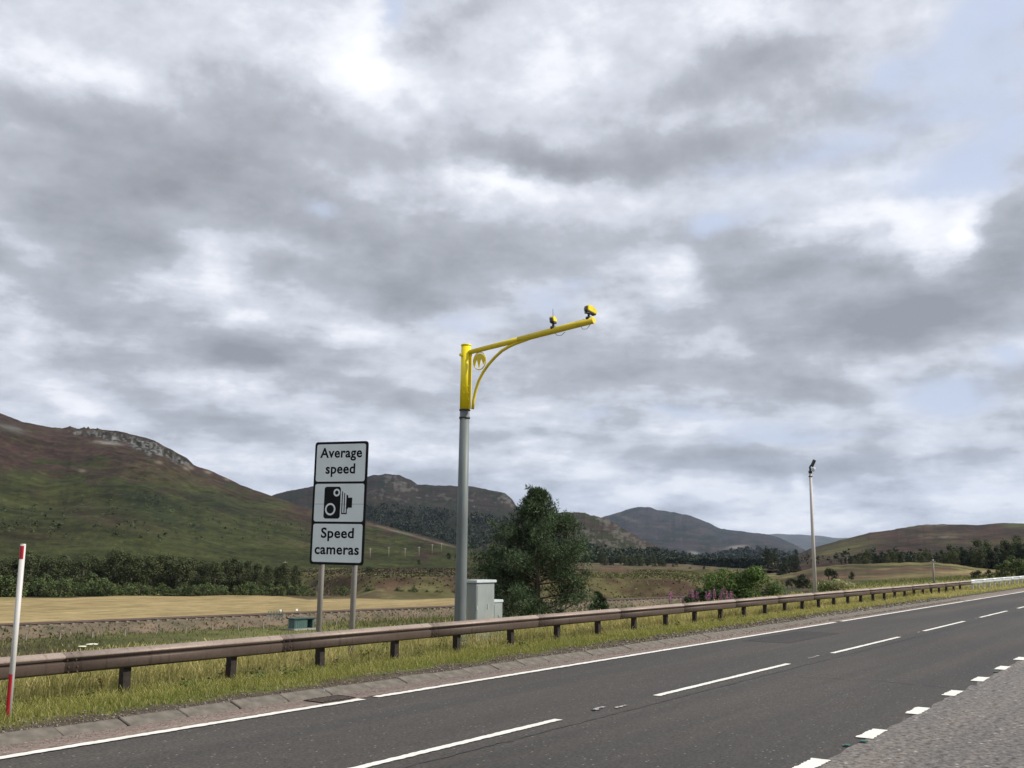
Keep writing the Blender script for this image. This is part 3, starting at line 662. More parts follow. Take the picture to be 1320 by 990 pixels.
# gully grate in the gutter
M_grate = mottled('rusty_grate_iron', (.09, .065, .05), (.17, .135, .11), 14, .8); p = on_z(447, 903, .02); gr = thing('drain_grate', 'rusty iron gully grate in the gutter beside the white edge line', 'drain grate', (p.x, 11.30, .014))
part('frame', lambda bm: [box(bm, -.36, .36, -.20, -.17, 0, .008), box(bm, -.36, .36, .17, .20, 0, .008), box(bm, -.36, -.32, -.168, .168, 0, .008), box(bm, .32, .36, -.168, .168, 0, .010)], M_post, gr)
part('pit_shade', lambda bm: box(bm, -.318, .318, -.168, .168, -.006, .0005), Mat('pit_shade_black', 1, 0, 0).base((.004, .004, .004)).m, gr)  # flat black slab, darkness of the drain hole painted between the bars
for i in range(8): part('bar', lambda bm: box(bm, -.30 + i * .082, -.268 + i * .082, -.165, .165, .001, .005), M_grate, gr)

# ------------------------------------------------------------------ verge: soil edge, turf, bank
xs = np.concatenate([np.arange(-40, 60, .16), np.geomspace(60, 500, 140)]); ys = np.array([11.85, 11.9, 12.0, 12.1, 12.2, 12.32, 12.45, 12.6, 12.8, 13, 13.3, 13.7, 14, 14.4, 14.8, 15.3, 16, 16.8, 17.6, 18.6, 20, 22, 25, 29, 34])
Xg, Yg = np.meshgrid(xs, ys, indexing='ij')
def verge_z(x, y):
    z = .085 + .02 * sst(12, 12.5, y) + (fbm(x * 1.3, y * 1.3, 301) - .5) * .10 * sst(11.95, 12.3, y) + (fbm(x * 5, y * 5, 303) - .5) * .05 * sst(11.95, 12.1, y)
    z = z - .09 * sst(12.4, 13.8, y)
    return z + (ground_z(x, y) + .06) * sst(16.5, 18, y) * 1.0 - .03 * sst(30, 34, y) 
Zg = verge_z(Xg, Yg)
n1 = fbm(Xg * 2.2, Yg * 2.2, 305); n2 = fbm(Xg * .3, Yg * .3, 307)
edge = 12.22 + .30 * (n2 - .3) + .40 * (n1 - .5) + .25 * sst(14, 22, Xg) * (1 - sst(40, 60, Xg)) * .6
c = mixc(np.zeros(Xg.shape + (3,)) + (.075, .060, .045), (.10, .115, .03), sst(-.05, .12, Yg - edge))
c = mixc(c, (.17, .15, .06), sst(13.2, 14.2, Yg) * (.5 + .5 * (n1 > .5)) * .7)
link('verge', mesh_np('verge', np.stack([Xg, Yg, Zg], -1).reshape(-1, 3), grid_faces(*Xg.shape)[:, ::-1][:, ::-1], True, c.reshape(-1, 3)), None, M_verge)['kind'] = 'structure'
sv = strip('near_verge', -150, 500, -30, -9, .05, M_verge); tag(sv, kind='structure')

def blades(n, xr, yr, hf, wf, colf, lean=.35, seed=1, xpow=1.0, zf=verge_z, keep=None):
    g = np.random.default_rng(seed)
    x = xr[0] + (xr[1] - xr[0]) * g.random(n) ** xpow; y = yr[0] + (yr[1] - yr[0]) * g.random(n)
    if keep is not None: m = keep(x, y, g); x, y = x[m], y[m]; n = len(x)
    z = zf(x, y) - .01; h = hf(x, y, g); w = wf(x, y, g); th = g.random(n) * 2 * np.pi; la = g.random(n) * 2 * np.pi; ll = h * lean * (.2 + g.random(n))
    dx, dy = np.cos(th) * w / 2, np.sin(th) * w / 2; lx, ly = np.cos(la) * ll, np.sin(la) * ll
    b0 = np.stack([x - dx, y - dy, z], 1); b1 = np.stack([x + dx, y + dy, z], 1)
    m0 = np.stack([x - dx * .8 + lx * .35, y - dy * .8 + ly * .35, z + h * .55], 1); m1 = np.stack([x + dx * .8 + lx * .35, y + dy * .8 + ly * .35, z + h * .55], 1)
    t0 = np.stack([x - dx * .15 + lx, y - dy * .15 + ly, z + h * .95], 1); t1 = np.stack([x + dx * .15 + lx, y + dy * .15 + ly, z + h], 1)
    V = np.stack([b0, b1, m0, m1, t0, t1], 1).reshape(-1, 3); i = np.arange(n) * 6
    F = np.concatenate([np.stack([i, i + 1, i + 3, i + 2], 1), np.stack([i + 2, i + 3, i + 5, i + 4], 1)])
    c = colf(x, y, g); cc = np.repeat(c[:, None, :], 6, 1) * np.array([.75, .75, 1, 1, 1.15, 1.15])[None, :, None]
    return V, F, cc.reshape(-1, 3)
def col_short(x, y, g):
    n = len(x); a = np.array((.135, .170, .036)); b = np.array((.30, .275, .085)); c = np.array((.40, .34, .15))
    t = fbm(x * .9, y * .9, 311) + (g.random(n) - .5) * .5; o = a[None] + (b - a)[None] * np.clip(t, 0, 1)[:, None]
    d = (g.random(n) < .16 + .45 * sst(18, 50, x)); o[d] = c; return o * (.8 + .4 * g.random(n))[:, None]
def col_long(x, y, g):
    n = len(x); a = np.array((.17, .18, .05)); b = np.array((.50, .42, .20)); t = np.clip(fbm(x * .5, y * .5, 313) * 1.0 + (g.random(n) - .5) * .9 + .1 + .2 * sst(16, 30, x), 0, 1)
    return (a[None] + (b - a)[None] * t[:, None]) * (.75 + .5 * g.random(n))[:, None]
def far(x): return np.clip(x / 18.0, 1, 5)
def grassy_edge(x, y, g): 
    n2 = fbm(x * .3, y * .3, 307); n1 = fbm(x * 2.2, y * 2.2, 305); e = 12.20 + .30 * (n2 - .3) + .40 * (n1 - .5) + .20 * sst(12, 20, x)
    return y > e + .05 * g.random(len(x))
parts_ = []
parts_.append(blades(90000, (4, 60), (12.0, 14.2), lambda x, y, g: (.05 + .07 * sst(12.2, 13.3, y)) * (.5 + g.random(len(x))), lambda x, y, g: .008 * far(x) * (.7 + .6 * g.random(len(x))), col_short, .6, 1, 1.5, keep=grassy_edge))
parts_.append(blades(75000, (4, 75), (13.2, 18.0), lambda x, y, g: (.10 + .52 * sst(13.4, 14.8, y) * (.35 + 1.5 * sst(.38, .66, fbm(x * .9, y * .9, 315))) * (.36 - .14 * sst(15, 16.5, y))) * (.5 + 1.0 * g.random(len(x))), lambda x, y, g: .007 * far(x) * (.7 + .6 * g.random(len(x))), col_long, .45, 2, 1.4))
parts_.append(blades(26000, (60, 260), (12.2, 18.0), lambda x, y, g: (.10 + .2 * sst(13.0, 14.5, y)) * (.5 + g.random(len(x))), lambda x, y, g: .04 * (.7 + .6 * g.random(len(x))), col_long, .5, 3, 1.6))
def join(parts_):
    V = []; F = []; Cc = []; o = 0
    for v, f_, c_ in parts_: V.append(v); F.append(f_ + o); Cc.append(c_); o += len(v)
    return np.concatenate(V), np.concatenate(F), np.concatenate(Cc)
v, f_, c_ = join(parts_)
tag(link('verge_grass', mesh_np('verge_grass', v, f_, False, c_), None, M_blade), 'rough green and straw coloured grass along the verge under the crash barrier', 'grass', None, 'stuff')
def stones(n, xr, yr, smin, smax, seed, zf):
    g = np.random.default_rng(seed); x = xr[0] + (xr[1] - xr[0]) * g.random(n) ** 1.8; y = yr[0] + (yr[1] - yr[0]) * g.random(n) ** 1.4; z = zf(x, y)
    s = (smin + (smax - smin) * g.random(n) ** 3) * np.clip(x / 14, 1, 3); d = g.normal(size=(n, 6, 3)); d /= np.linalg.norm(d, axis=2)[..., None]
    o = np.array([[1, 0, 0], [0, 1, 0], [-1, 0, 0], [0, -1, 0], [0, 0, .7], [0, 0, -.5]]) + d * .35; V = (np.stack([x, y, z + s * .25], 1)[:, None] + o * s[:, None, None]).reshape(-1, 3)
    tri = np.array([(0, 1, 4), (1, 2, 4), (2, 3, 4), (3, 0, 4), (1, 0, 5), (2, 1, 5), (3, 2, 5), (0, 3, 5)]); F = (tri[None] + (np.arange(n) * 6)[:, None, None]).reshape(-1, 3)
    c = np.array((.20, .175, .145))[None] * (.35 + 1.1 * g.random(n))[:, None]; return V, F, np.repeat(c, 6, 0)
v, f_, c_ = join([stones(9000, (5, 60), (11.84, 12.55), .006, .022, 41, verge_z), stones(6000, (5, 60), (11.30, 11.62), .004, .010, 42, lambda x, y: .006 + 0 * x)])
tag(link('verge_gravel', mesh_np('verge_gravel', v, f_, False, c_), None, M_verge2), 'loose stones and grit along the kerb and the bare edge of the verge', 'gravel', None, 'stuff')
def col_dead(x, y, g):
    n = len(x); o = np.tile(np.array((.24, .18, .09)), (n, 1)); o[g.random(n) < .4] = (.13, .10, .05); o[g.random(n) < .2] = (.13, .15, .04); return o * (.6 + .7 * g.random(n))[:, None]
v, f_, c_ = blades(16000, (4, 60), (11.88, 12.6), lambda x, y, g: .05 * (.4 + g.random(len(x))), lambda x, y, g: .010 * far(x), col_dead, 1.1, 8, 1.6, verge_z, lambda x, y, g: g.random(len(x)) < 1.6 * (fbm(x * 1.1, y * 1.1, 341) - .35) + .5 * (y - 12.05))
tag(link('dead_grass', mesh_np('dead_grass', v, f_, False, c_), None, M_blade), 'matted dead brown grass at the edge of the verge beside the kerb', 'grass', None, 'stuff')
# rough growth on the bank and by the railway
def col_rough(x, y, g):
    n = len(x); t = fbm(x * .12, y * .12, 317) + (g.random(n) - .5) * .35; a = np.array((.05, .060, .022)); b = np.array((.13, .15, .045)); c = np.array((.24, .21, .11))
    o = a[None] + (b - a)[None] * sst(.35, .6, t)[:, None]; o[g.random(n) < .15] = c; return o * (.7 + .6 * g.random(n))[:, None]
def rough_keep(x, y, g):
    p_ = (x - RA.x) * rnor.x + (y - RA.y) * rnor.y; return (p_ < -1.9) & (g.random(len(x)) < .25 + 1.2 * (fbm(x * .07, y * .07, 319) - .3))
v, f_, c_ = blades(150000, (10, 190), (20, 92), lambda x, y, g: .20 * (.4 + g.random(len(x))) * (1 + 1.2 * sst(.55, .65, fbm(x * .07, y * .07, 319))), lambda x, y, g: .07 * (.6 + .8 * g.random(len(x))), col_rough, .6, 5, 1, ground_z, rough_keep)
tag(link('moor_grass', mesh_np('moor_grass', v, f_, False, c_), None, M_blade), 'rough dark heath grass and rushes between the barrier and the railway', 'grass', None, 'stuff')

# heathery tussocks over the valley floor
def col_tus(x, y, g):
    n = len(x); t = fbm(x * .045, y * .045, 331, 4) + (g.random(n) - .5) * .22; o = np.tile(np.array((.060, .046, .028)), (n, 1))
    m = t > .55; o[m] = (.070, .080, .030); m = t > .62; o[m] = (.13, .13, .05); m = t < .40; o[m] = (.055, .040, .030); return o * (.6 + .8 * g.random(n))[:, None]
def tus_keep(x, y, g):
    r = np.hypot(x, y); a = np.degrees(np.arctan2(y, x)); p_ = (x - RA.x) * rnor.x + (y - RA.y) * rnor.y
    return ((r > 182) | ((a < 27) & (r > 60))) & (r < 330) & (a > 3) & (a < 70) & (p_ > 4)
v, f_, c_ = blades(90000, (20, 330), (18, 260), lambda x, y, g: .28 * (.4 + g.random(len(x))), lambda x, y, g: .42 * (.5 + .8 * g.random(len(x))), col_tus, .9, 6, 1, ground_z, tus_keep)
tag(link('heath_tussocks', mesh_np('heath_tussocks', v, f_, False, c_), None, M_blade), 'brown and green tussocky heath on the flats beyond the stubble field', 'heath', None, 'stuff')

# ------------------------------------------------------------------ foliage generators
def leaf_cloud(centres, radii, n_per, size, cols, seed, squash=.8, up=.3, aspect=1.0):
    """many small leaf-sized quads spread through clumps"""
    g = np.random.default_rng(seed); V = []; Cc = []
    for (c, r, kcol) in zip(centres, radii, cols):
        n = max(4, int(n_per * (r / np.mean(radii)) ** 2)); d = g.normal(size=(n, 3)); d /= np.linalg.norm(d, axis=1)[:, None]
        rr = r * (.45 + .6 * g.random(n) ** .6); pos = np.asarray(c)[None] + d * rr[:, None] * np.array([1, 1, squash])
        nor = d + g.normal(size=(n, 3)) * .6 + np.array([0, 0, up]); nor /= np.linalg.norm(nor, axis=1)[:, None]
        a = np.cross(nor, g.normal(size=(n, 3))); a /= np.linalg.norm(a, axis=1)[:, None]; b = np.cross(nor, a); s = size * (.55 + .9 * g.random(n))[:, None]
        q = np.stack([pos - a * s, pos - b * s * .6 * aspect, pos + a * s, pos + b * s * .6 * aspect], 1); V.append(q.reshape(-1, 3))
        cc = np.asarray(kcol)[None] * (.65 + .7 * g.random(n))[:, None]; Cc.append(np.repeat(cc, 4, 0))
    V = np.concatenate(V); F = np.arange(len(V)).reshape(-1, 4); return V, F, np.concatenate(Cc)
def limb_mesh(bm, base, tops, r):
    for t in tops:
        m = (Vector(base) * .5 + Vector(t) * .5) + Vector((random.uniform(-.1, .1), random.uniform(-.1, .1), random.uniform(0, .2))) * r * 4
        tube(bm, [base, m, t], [r * .55, r * .35, r * .12], 5, False)

# broadleaf variants for the belt (built once, data shared)
def broadleaf_data(seed, h=8.0, w=3.0, leafc=(.052, .066, .028), nclump=34, n_per=60, size=.17):
    g = random.Random(seed); cs = []; rs_ = []; ks = []
    for i in range(nclump):
        z = h * (.03 + .92 * g.random()); wr = w * (math.sin(min(1, (z / h) * 1.02 + .12) * math.pi) ** .6 * .95 + .1); a = g.random() * 6.283; q = g.random() ** .5 * wr * .8
        cs.append((math.cos(a) * q, math.sin(a) * q, z)); rs_.append(w * g.uniform(.25, .45)); f_ = g.uniform(.65, 1.4); t = g.random()
        ks.append(tuple(v * f_ * m for v, m in zip(leafc, (1 + .25 * t, 1 + .1 * t, 1)))) 
    V, F, Cc = leaf_cloud(cs, rs_, n_per, size, ks, seed); me = mesh_np('crown', V, F, False, Cc); me.materials.append(M_leaf)
    random.seed(seed); bm = bmesh.new(); tube(bm, [(0, 0, -.6), (.1, 0, h * .35), (0, .1, h * .8)], [.16, .12, .04], 6, False); limb_mesh(bm, (.05, 0, h * .3), [c for c in cs[::4]], .12)
    tm = bm_mesh('trunk', bm, True); tm.materials.append(M_bark); return me, tm
bl = [broadleaf_data(500 + i, 8.0, 2.3 + .35 * (i % 3)) for i in range(6)]
sm = [broadleaf_data(520 + i, 3.2, 2.1, (.070, .098, .038), 16, 60, .16) for i in range(3)]       # low pale bushes
db = [broadleaf_data(560 + i, 3.0, 2.0, (.026, .040, .018), 16, 60, .15) for i in range(3)]
dk = [broadleaf_data(540 + i, 6.5, 1.8, (.022, .034, .018), 32, 55, .15) for i in range(4)]       # dark, narrower
def plant_tree(name, data, loc, s, label, cat, group):
    t = thing(name, label, cat, loc, random.random() * 6.28, group); t.scale = (s * random.uniform(.9, 1.15), s * random.uniform(.9, 1.15), s)
    link('crown', data[0], t); link('trunk', data[1], t); return t
def gz(x, y): return float(ground_z(np.array([float(x)]), np.array([float(y)]))[0])
random.seed(31)
# the belt of trees under the left hill
for row, (rr, n) in enumerate(((190, 40), (197, 38), (205, 34))):
    for i in range(n):
        px = -60 + (450 + 15 * row) * (i + random.uniform(-.35, .35)) / n
        if px > 388 - row * 6: continue
        d = ray(px, 740); r_ = rr + random.uniform(-2.5, 2.5); a = math.atan2(d.y, d.x); x, y = r_ * math.cos(a), r_ * math.sin(a)
        top = np.interp(px, [-60, 0, 40, 100, 150, 200, 260, 300, 330, 360, 372, 390], [716, 722, 712, 722, 714, 718, 724, 722, 730, 732, 724, 738]) + random.uniform(-6, 8)
        z = gz(x, y) - .1; H_ = on_r(px, top, r_).z - z; s = max(.45, H_ / 8.0)
        plant_tree('broadleaf_tree', bl[random.randrange(6)], (x, y, z), s, 'dark green broadleaf tree in the dense belt between stubble field and left hill', 'tree', 'trees in the dense belt below the left hill')
for i in range(44):
    px = -40 + 440 * (i + random.uniform(-.3, .3)) / 44; a = azel(px, 765)[0]; r_ = 184 + random.uniform(-3, 3); x, y = r_ * math.cos(a), r_ * math.sin(a)
    plant_tree('shrub', sm[random.randrange(3)], (x, y, -5.2), random.uniform(.65, 1.15) * (1 if px < 160 else .72), 'low paler green bush on the field edge in front of the dense tree belt', 'bush', 'bushes along the field edge')
# scattered trees and bushes further right
def scat(name, data, px, py_base, r_, hpx, label, cat, group, z=None, h0=8.0):
    p = on_r(px, py_base, r_); H_ = hpx / FPX * r_; return plant_tree(name, data, (p.x, p.y, p.z), H_ / h0, label, cat, group)
SC = 'small dark tree standing alone on the green flats right of the road sign'
for k, (px, py, hp) in enumerate(((474, 741, 11), (519, 744, 8), (556, 744, 11), (565, 744, 9), (548, 745, 7), (625, 745, 16), (612, 748, 14), (640, 750, 14), (602, 744, 12), (590, 722, 9), (578, 720, 7), (540, 727, 5))):
    scat('broadleaf_tree', db[k % 3], px, py, 235 + 3 * k, hp, SC if px < 570 else 'dark tree beside the foot of the camera mast, far behind it', 'tree', 'lone trees on the flats' if px < 570 else 'trees behind the mast', None, 3.0)
for k in range(16):
    px = 392 + k * 13 + random.uniform(-4, 4); scat('shrub', sm[k % 3], px, 768 + random.uniform(-2, 2), 180, random.uniform(6, 13), 'low scrub bush at the foot of the heathery bank behind the sign', 'bush', 'scrub below the heathery bank', None, 3.2)
# valley woodland between the crag and the bush
for k in range(70):
    px = random.uniform(770, 925); lo = np.interp(px, [770, 850, 880, 925], [732, 740, 752, 762]); hi = np.interp(px, [770, 830, 880, 925], [720, 724, 728, 745]); py = random.uniform(hi, lo) + 3
    r_ = np.interp(py, [720, 765], [520, 330]); scat('broadleaf_tree', dk[k % 4] if k % 3 else bl[k % 6], px, py, r_, random.uniform(9, 15), 'dark tree in the valley wood beyond the brown heather rise', 'tree', 'trees of the valley wood', None, 7.0)
for k in range(16):
    px = 985 + 20 * random.random() + k * 2.2; py = random.uniform(728, 745); scat('broadleaf_tree', dk[k % 4], px if k > 4 else 988 + 4 * k, py, 320 + random.random() * 60, random.uniform(10, 22) if k > 4 else 20, 'dark tree in the clump left of the tall light pole', 'tree', 'clump left of the light pole', None, 6.2)
# tree line on the right
for k in range(86):
    px = 1085 + 330 * (k + random.random()) / 86; base = np.interp(px, [1085, 1150, 1200, 1260, 1300, 1415], [727, 728, 730, 733, 736, 740]); hp = np.interp(px, [1085, 1120, 1150, 1200, 1240, 1300, 1415], [8, 14, 14, 15, 22, 29, 34]) * random.uniform(.75, 1.15)
    scat('broadleaf_tree', (dk + bl)[k % 10], px, base + random.uniform(-2, 2), 236 + 12 * random.random(), hp, 'dark tree in the line along the foot of the right hill', 'tree', 'trees along the foot of the right hill', None, 7.0)
for k, (px, py, hp) in enumerate(((1021, 757, 11), (1035, 756, 14), (1042, 757, 10), (1068, 745, 12), (1076, 747, 10), (1098, 746, 8), (1015, 757, 8), (1030, 757, 9))):
    scat('shrub', db[k % 3], px, py, 128, hp, 'dark juniper-like bush on the brown slope beside the light pole', 'bush', 'dark bushes by the light pole', None, 3.0)
for k, (px, py, hp) in enumerate(((1304, 743, 22), (1292, 744, 16), (1318, 744, 20), (1335, 745, 20))):
    scat('shrub', sm[k % 3], px, py, 120, hp, 'bright green bush at the right edge in front of dark trees', 'bush', 'bright green bushes at the right edge', None, 3.2)
for k, (px, py, hp) in enumerate(((1262, 745, 9), (1275, 745, 9), (1255, 745, 7))):
    scat('shrub', db[k % 3], px, py, 118, hp, 'low dark bush just behind the galvanised barrier', 'bush', 'low bushes behind the galvanised barrier', None, 3.0)

# forest masses on the far slopes (nobody could count them)
def forest(name, spots, hgt, col0, seed, label, slim=.30, nt=16):
    g = np.random.default_rng(seed); n = len(spots); P0 = np.array([p for p, k in spots]); D = np.hypot(P0[:, 0], P0[:, 1])
    h = np.minimum(hgt, .0068 * D) * (.55 + .8 * g.random(n)); w = h * (slim + .12 * g.random(n)); c = np.array(col0)[None] * (.55 + .9 * g.random(n))[:, None]
    t = g.random((n, nt)) ** .8; an = g.random((n, nt)) * 2 * np.pi; q = (.35 + .65 * g.random((n, nt))) * w[:, None] * (1 - t) ** .7
    ctr = np.stack([P0[:, 0, None] + np.cos(an) * q, P0[:, 1, None] + np.sin(an) * q, P0[:, 2, None] + h[:, None] * (.05 + .85 * t)], -1)
    tri = ctr[:, :, None, :] + g.normal(size=(n, nt, 3, 3)) * (w[:, None, None, None] * .42) * np.array([1, 1, .9]); V = tri.reshape(-1, 3)
    Cc = np.repeat((c[:, None, :] * (.7 + .6 * g.random((n, nt)))[..., None]).reshape(-1, 3), 3, 0)
    me = mesh_np(name, V, np.arange(len(V)).reshape(-1, 3), False, Cc); return tag(link(name, me, None, M_needle), label, 'forest', None, 'stuff')
def slope_spots(hill, n, px_r, py_f, seed):
    g = random.Random(seed); out = []
    while len(out) < n:
        px = g.uniform(*px_r); y0, y1 = py_f(px); 
        py = g.uniform(y0, y1); a, t, p = hill.find(px, py, 120)
        if g.random() < .15 + 1.5 * max(0, float(fbm(np.array([px * .05]), np.array([py * .12]), seed)[0]) - .28): out.append((p, 0))
        elif g.random() < .02: out.append((p, 0))
    return out
forest('conifer_forest', slope_spots(hm, 5200, (470, 760), lambda x: (np.interp(x, [470, 540, 600, 640, 700, 760], [655, 655, 665, 668, 680, 705]), 740), 5), 6, (.020, .028, .015), 6, 'dark conifer forest cloaking the lower slope of the central hill')
forest('mixed_forest', slope_spots(hc, 3000, (690, 990), lambda x: (np.interp(x, [690, 760, 800, 850, 900, 990], [690, 708, 716, 712, 720, 730]), 745), 7), 5, (.024, .034, .017), 8, 'mixed woodland below the pale crags in the middle distance')
forest('conifer_forest', slope_spots(hw, 1500, (880, 1030), lambda x: (np.interp(x, [880, 950, 985, 1030], [727, 715, 711, 720]), 732), 9), 11, (.012, .020, .014), 10, 'dark conifer plantation on the low far ridge left of the light pole')
forest('mixed_forest', slope_spots(hr, 260, (1030, 1420), lambda x: (np.interp(x, [1030, 1100, 1180, 1250, 1420], [722, 718, 716, 712, 700]), 730), 11), 4, (.020, .030, .014), 12, 'thin scatter of trees low on the right hill')
forest('hillside_scrub', slope_spots(hl, 230, (-60, 420), lambda x: (np.interp(x, [-60, 100, 200, 300, 420], [650, 645, 640, 660, 690]), 700), 13), 1.2, (.046, .062, .028), 14, 'scattered scrub bushes over the green slope of the left hill', .5, 10)

# broad dark weeds and docks among the verge grass
gq = np.random.default_rng(88); wc = []; wr = []; wk = []
for i in range(170):
    x_ = 6 + 55 * gq.random() ** 1.6; y_ = 13.3 + 3.2 * gq.random(); wr.append(gq.uniform(.07, .19)); wc.append((x_, y_, float(verge_z(np.array([x_]), np.array([y_]))[0]) + .08)); wk.append([(.05, .085, .02), (.09, .12, .03), (.16, .09, .045), (.07, .10, .03)][int(gq.integers(4))])
V, F, Cc = leaf_cloud(wc, wr, 46, .028, wk, 89, 1.1)
tag(link('verge_weeds', mesh_np('verge_weeds', V, F, False, Cc), None, M_leaf), 'leafy dark green weeds and docks growing through the verge grass', 'weeds', None, 'stuff')
# growth creeping over the railway bank
def bank_off(x, y): return (x - RA.x) * rnor.x + (y - RA.y) * rnor.y
def bank_z(x, y): return np.interp(bank_off(x, y), [p[0] for p in prof], [p[1] for p in prof])
def col_bank(x, y, g):
    n = len(x); t = fbm(x * .18, y * .18, 351, 4) + (g.random(n) - .5) * .3; o = np.tile(np.array((.20, .145, .095)), (n, 1)); o[t > .5] = (.14, .135, .06); o[t < .38] = (.15, .105, .075); return o * (.6 + .8 * g.random(n))[:, None]
v, f_, c_ = blades(60000, (20, 175), (60, 115), lambda x, y, g: .22 * (.4 + g.random(len(x))), lambda x, y, g: .16 * (.5 + .8 * g.random(len(x))), col_bank, 1.0, 15, 1, bank_z,
    lambda x, y, g: (bank_off(x, y) < -1.25) & (bank_off(x, y) > -4.4))
tag(link('bank_growth', mesh_np('bank_growth', v, f_, False, c_), None, M_blade), 'brown grass and weeds creeping over the near side of the railway bank', 'grass', None, 'stuff')

# ------------------------------------------------------------------ pine tree behind the barrier
def pine(loc, H_, W_, label, name='pine_tree', seed=3, dens=1.0):
    g = random.Random(seed); t = thing(name, label, 'tree', loc)
    random.seed(seed); trunk = [(0, 0, -.3), (.06, .03, H_ * .3), (-.03, 0, H_ * .6), (.02, 0, H_ * .95)]
    part('trunk', lambda bm: tube(bm, trunk, [.12 * H_ / 4.5, .10 * H_ / 4.5, .06 * H_ / 4.5, .02], 8), M_pinebark, t, smooth=True)
    # widths of the outline at heights, read from the tree: ragged, broad low down, narrow leader
    hs = [0, .08, .2, .35, .48, .58, .66, .78, .88, 1.0]; ws = [.84, .92, .98, 1.0, .90, .68, .48, .30, .17, .03]
    limbs = []; tips = []
    nl = int(56 * dens)
    for i in range(nl):
        z = H_ * (.06 + .9 * (i + g.random()) / nl); a = g.random() * 6.283
        w = W_ / 2 * np.interp(z / H_, hs, ws) * g.uniform(.55, 1.15)
        tip = Vector((math.cos(a) * w, math.sin(a) * w, z + g.uniform(.02, .22) * w)); limbs.append((z - .15 * w, tip))
        for f_ in (.25, .4, .55, .7, .84, .97):
            nn = 3 if f_ > .5 else 2
            for _ in range(nn):
                b = Vector((0, 0, z - .1 * w)).lerp(tip, f_) + Vector((g.gauss(0, .18), g.gauss(0, .18), g.gauss(.06, .12))) * (W_ / 4.2) * (1.0 if w > .5 else .45)
                tips.append((b, g.uniform(.15, .30) * W_ / 4.2 * (1 if w > .45 else .7)))
    def lb(bm):
        for z, tip in limbs: 
            m_ = Vector((0, 0, z)).lerp(tip, .5) + Vector((0, 0, -.05)); tube(bm, [(0, 0, z), m_, tip], [.035, .022, .008], 5, False)
    part('limbs', lb, M_pinebark, t, smooth=True)
    G = np.random.default_rng(seed); V = []; Cc = []
    for (c, r) in tips:
        n = int(44 * dens); d = G.normal(size=(n, 3)); d[:, 2] += .35; d /= np.linalg.norm(d, axis=1)[:, None]
        pos = np.array(c)[None] + d * (r * G.random(n) ** .6)[:, None]; out = d + G.normal(size=(n, 3)) * .35 + np.array([0, 0, .35]); out /= np.linalg.norm(out, axis=1)[:, None]
        base = np.array((.050, .074, .036)) * G.uniform(.45, 1.8); base = base * np.array([1, 1, 1]) 
        for k in range(3):
            dd = out + G.normal(size=(n, 3)) * .45; dd /= np.linalg.norm(dd, axis=1)[:, None]; sd_ = np.cross(dd, G.normal(size=(n, 3))); sd_ /= np.linalg.norm(sd_, axis=1)[:, None]
            ln = .11 * G.uniform(.7, 1.3, n)[:, None]; wd = .013
            V.append(np.stack([pos - sd_ * wd, pos + sd_ * wd, pos + dd * ln], 1).reshape(-1, 3)); Cc.append(np.repeat(base[None] * G.uniform(.6, 1.6, n)[:, None], 3, 0))
    V = np.concatenate(V); me = mesh_np('crown', V, np.arange(len(V)).reshape(-1, 3), False, np.concatenate(Cc)); link('crown', me, t, M_needle)
    return t
pp = on_Y(710, 800, 20.0); pine((pp.x, 20.6, -.45), 5.10, 4.95, 'dark green bushy pine tree right behind the grey cabinets and barrier')
pp = on_Y(771, 790, 20.0); pine((pp.x, 20.0, -.55), 1.35, 1.15, 'knee-high young pine just right of the big pine', 'young_pine', 9, .45)
# green bush by the barrier (rounded, bright) with paler low wing
def bush(loc, w, h, colr, label, seed, n=34, wing=None, name='bush'):
    g = random.Random(seed); cs = []; rs_ = []; ks = []
    for i in range(n):
        a = g.random() * 6.283; q = g.random() ** .6; z = h * g.random() * math.sqrt(max(0, 1 - q * q * .8)) * .85 + .05
        cs.append((math.cos(a) * q * w / 2 * .85, math.sin(a) * q * w / 2 * .6, z)); rs_.append(h * g.uniform(.16, .30)); f_ = g.uniform(.6, 1.45); ks.append(tuple(v * f_ for v in colr))
    if wing:
        for i in range(10): cs.append((wing * g.random(), g.gauss(0, .4), h * .35 * g.random())); rs_.append(h * .2); ks.append(tuple(v * g.uniform(.6, 1) for v in colr))
    V, F, Cc = leaf_cloud(cs, rs_, 420, .055, ks, seed); t = thing(name, label, 'bush', loc); t.rotation_euler = (0, 0, AZ - math.pi / 2 - .25)
    link('crown', mesh_np('crown', V, F, False, Cc), t, M_leaf)
    random.seed(seed); part('stems', lambda bm: [tube(bm, [(random.uniform(-.3, .3), 0, -.5), Vector(c) * .6, c], [.04, .03, .01], 5, False) for c in cs[::3]], M_bark, t)
pb = on_Y(955, 768, 22.0); bush((pb.x, 22.0, -.3), 4.7, 2.15, (.075, .115, .028), 'rounded bright green leafy bush behind the pink flowers', 11)
pb = on_Y(908, 772, 21.6); bush((pb.x, 21.6, -.35), 2.0, 1.1, (.045, .075, .022), 'lower dark green bush at the left side of the rounded bright bush', 12, 18)
pb = on_Y(655, 800, 17.5); bush((pb.x + .6, 18.6, -.3), 2.4, .95, (.035, .05, .022), 'dark scrubby undergrowth around the foot of the big pine', 13, 18)

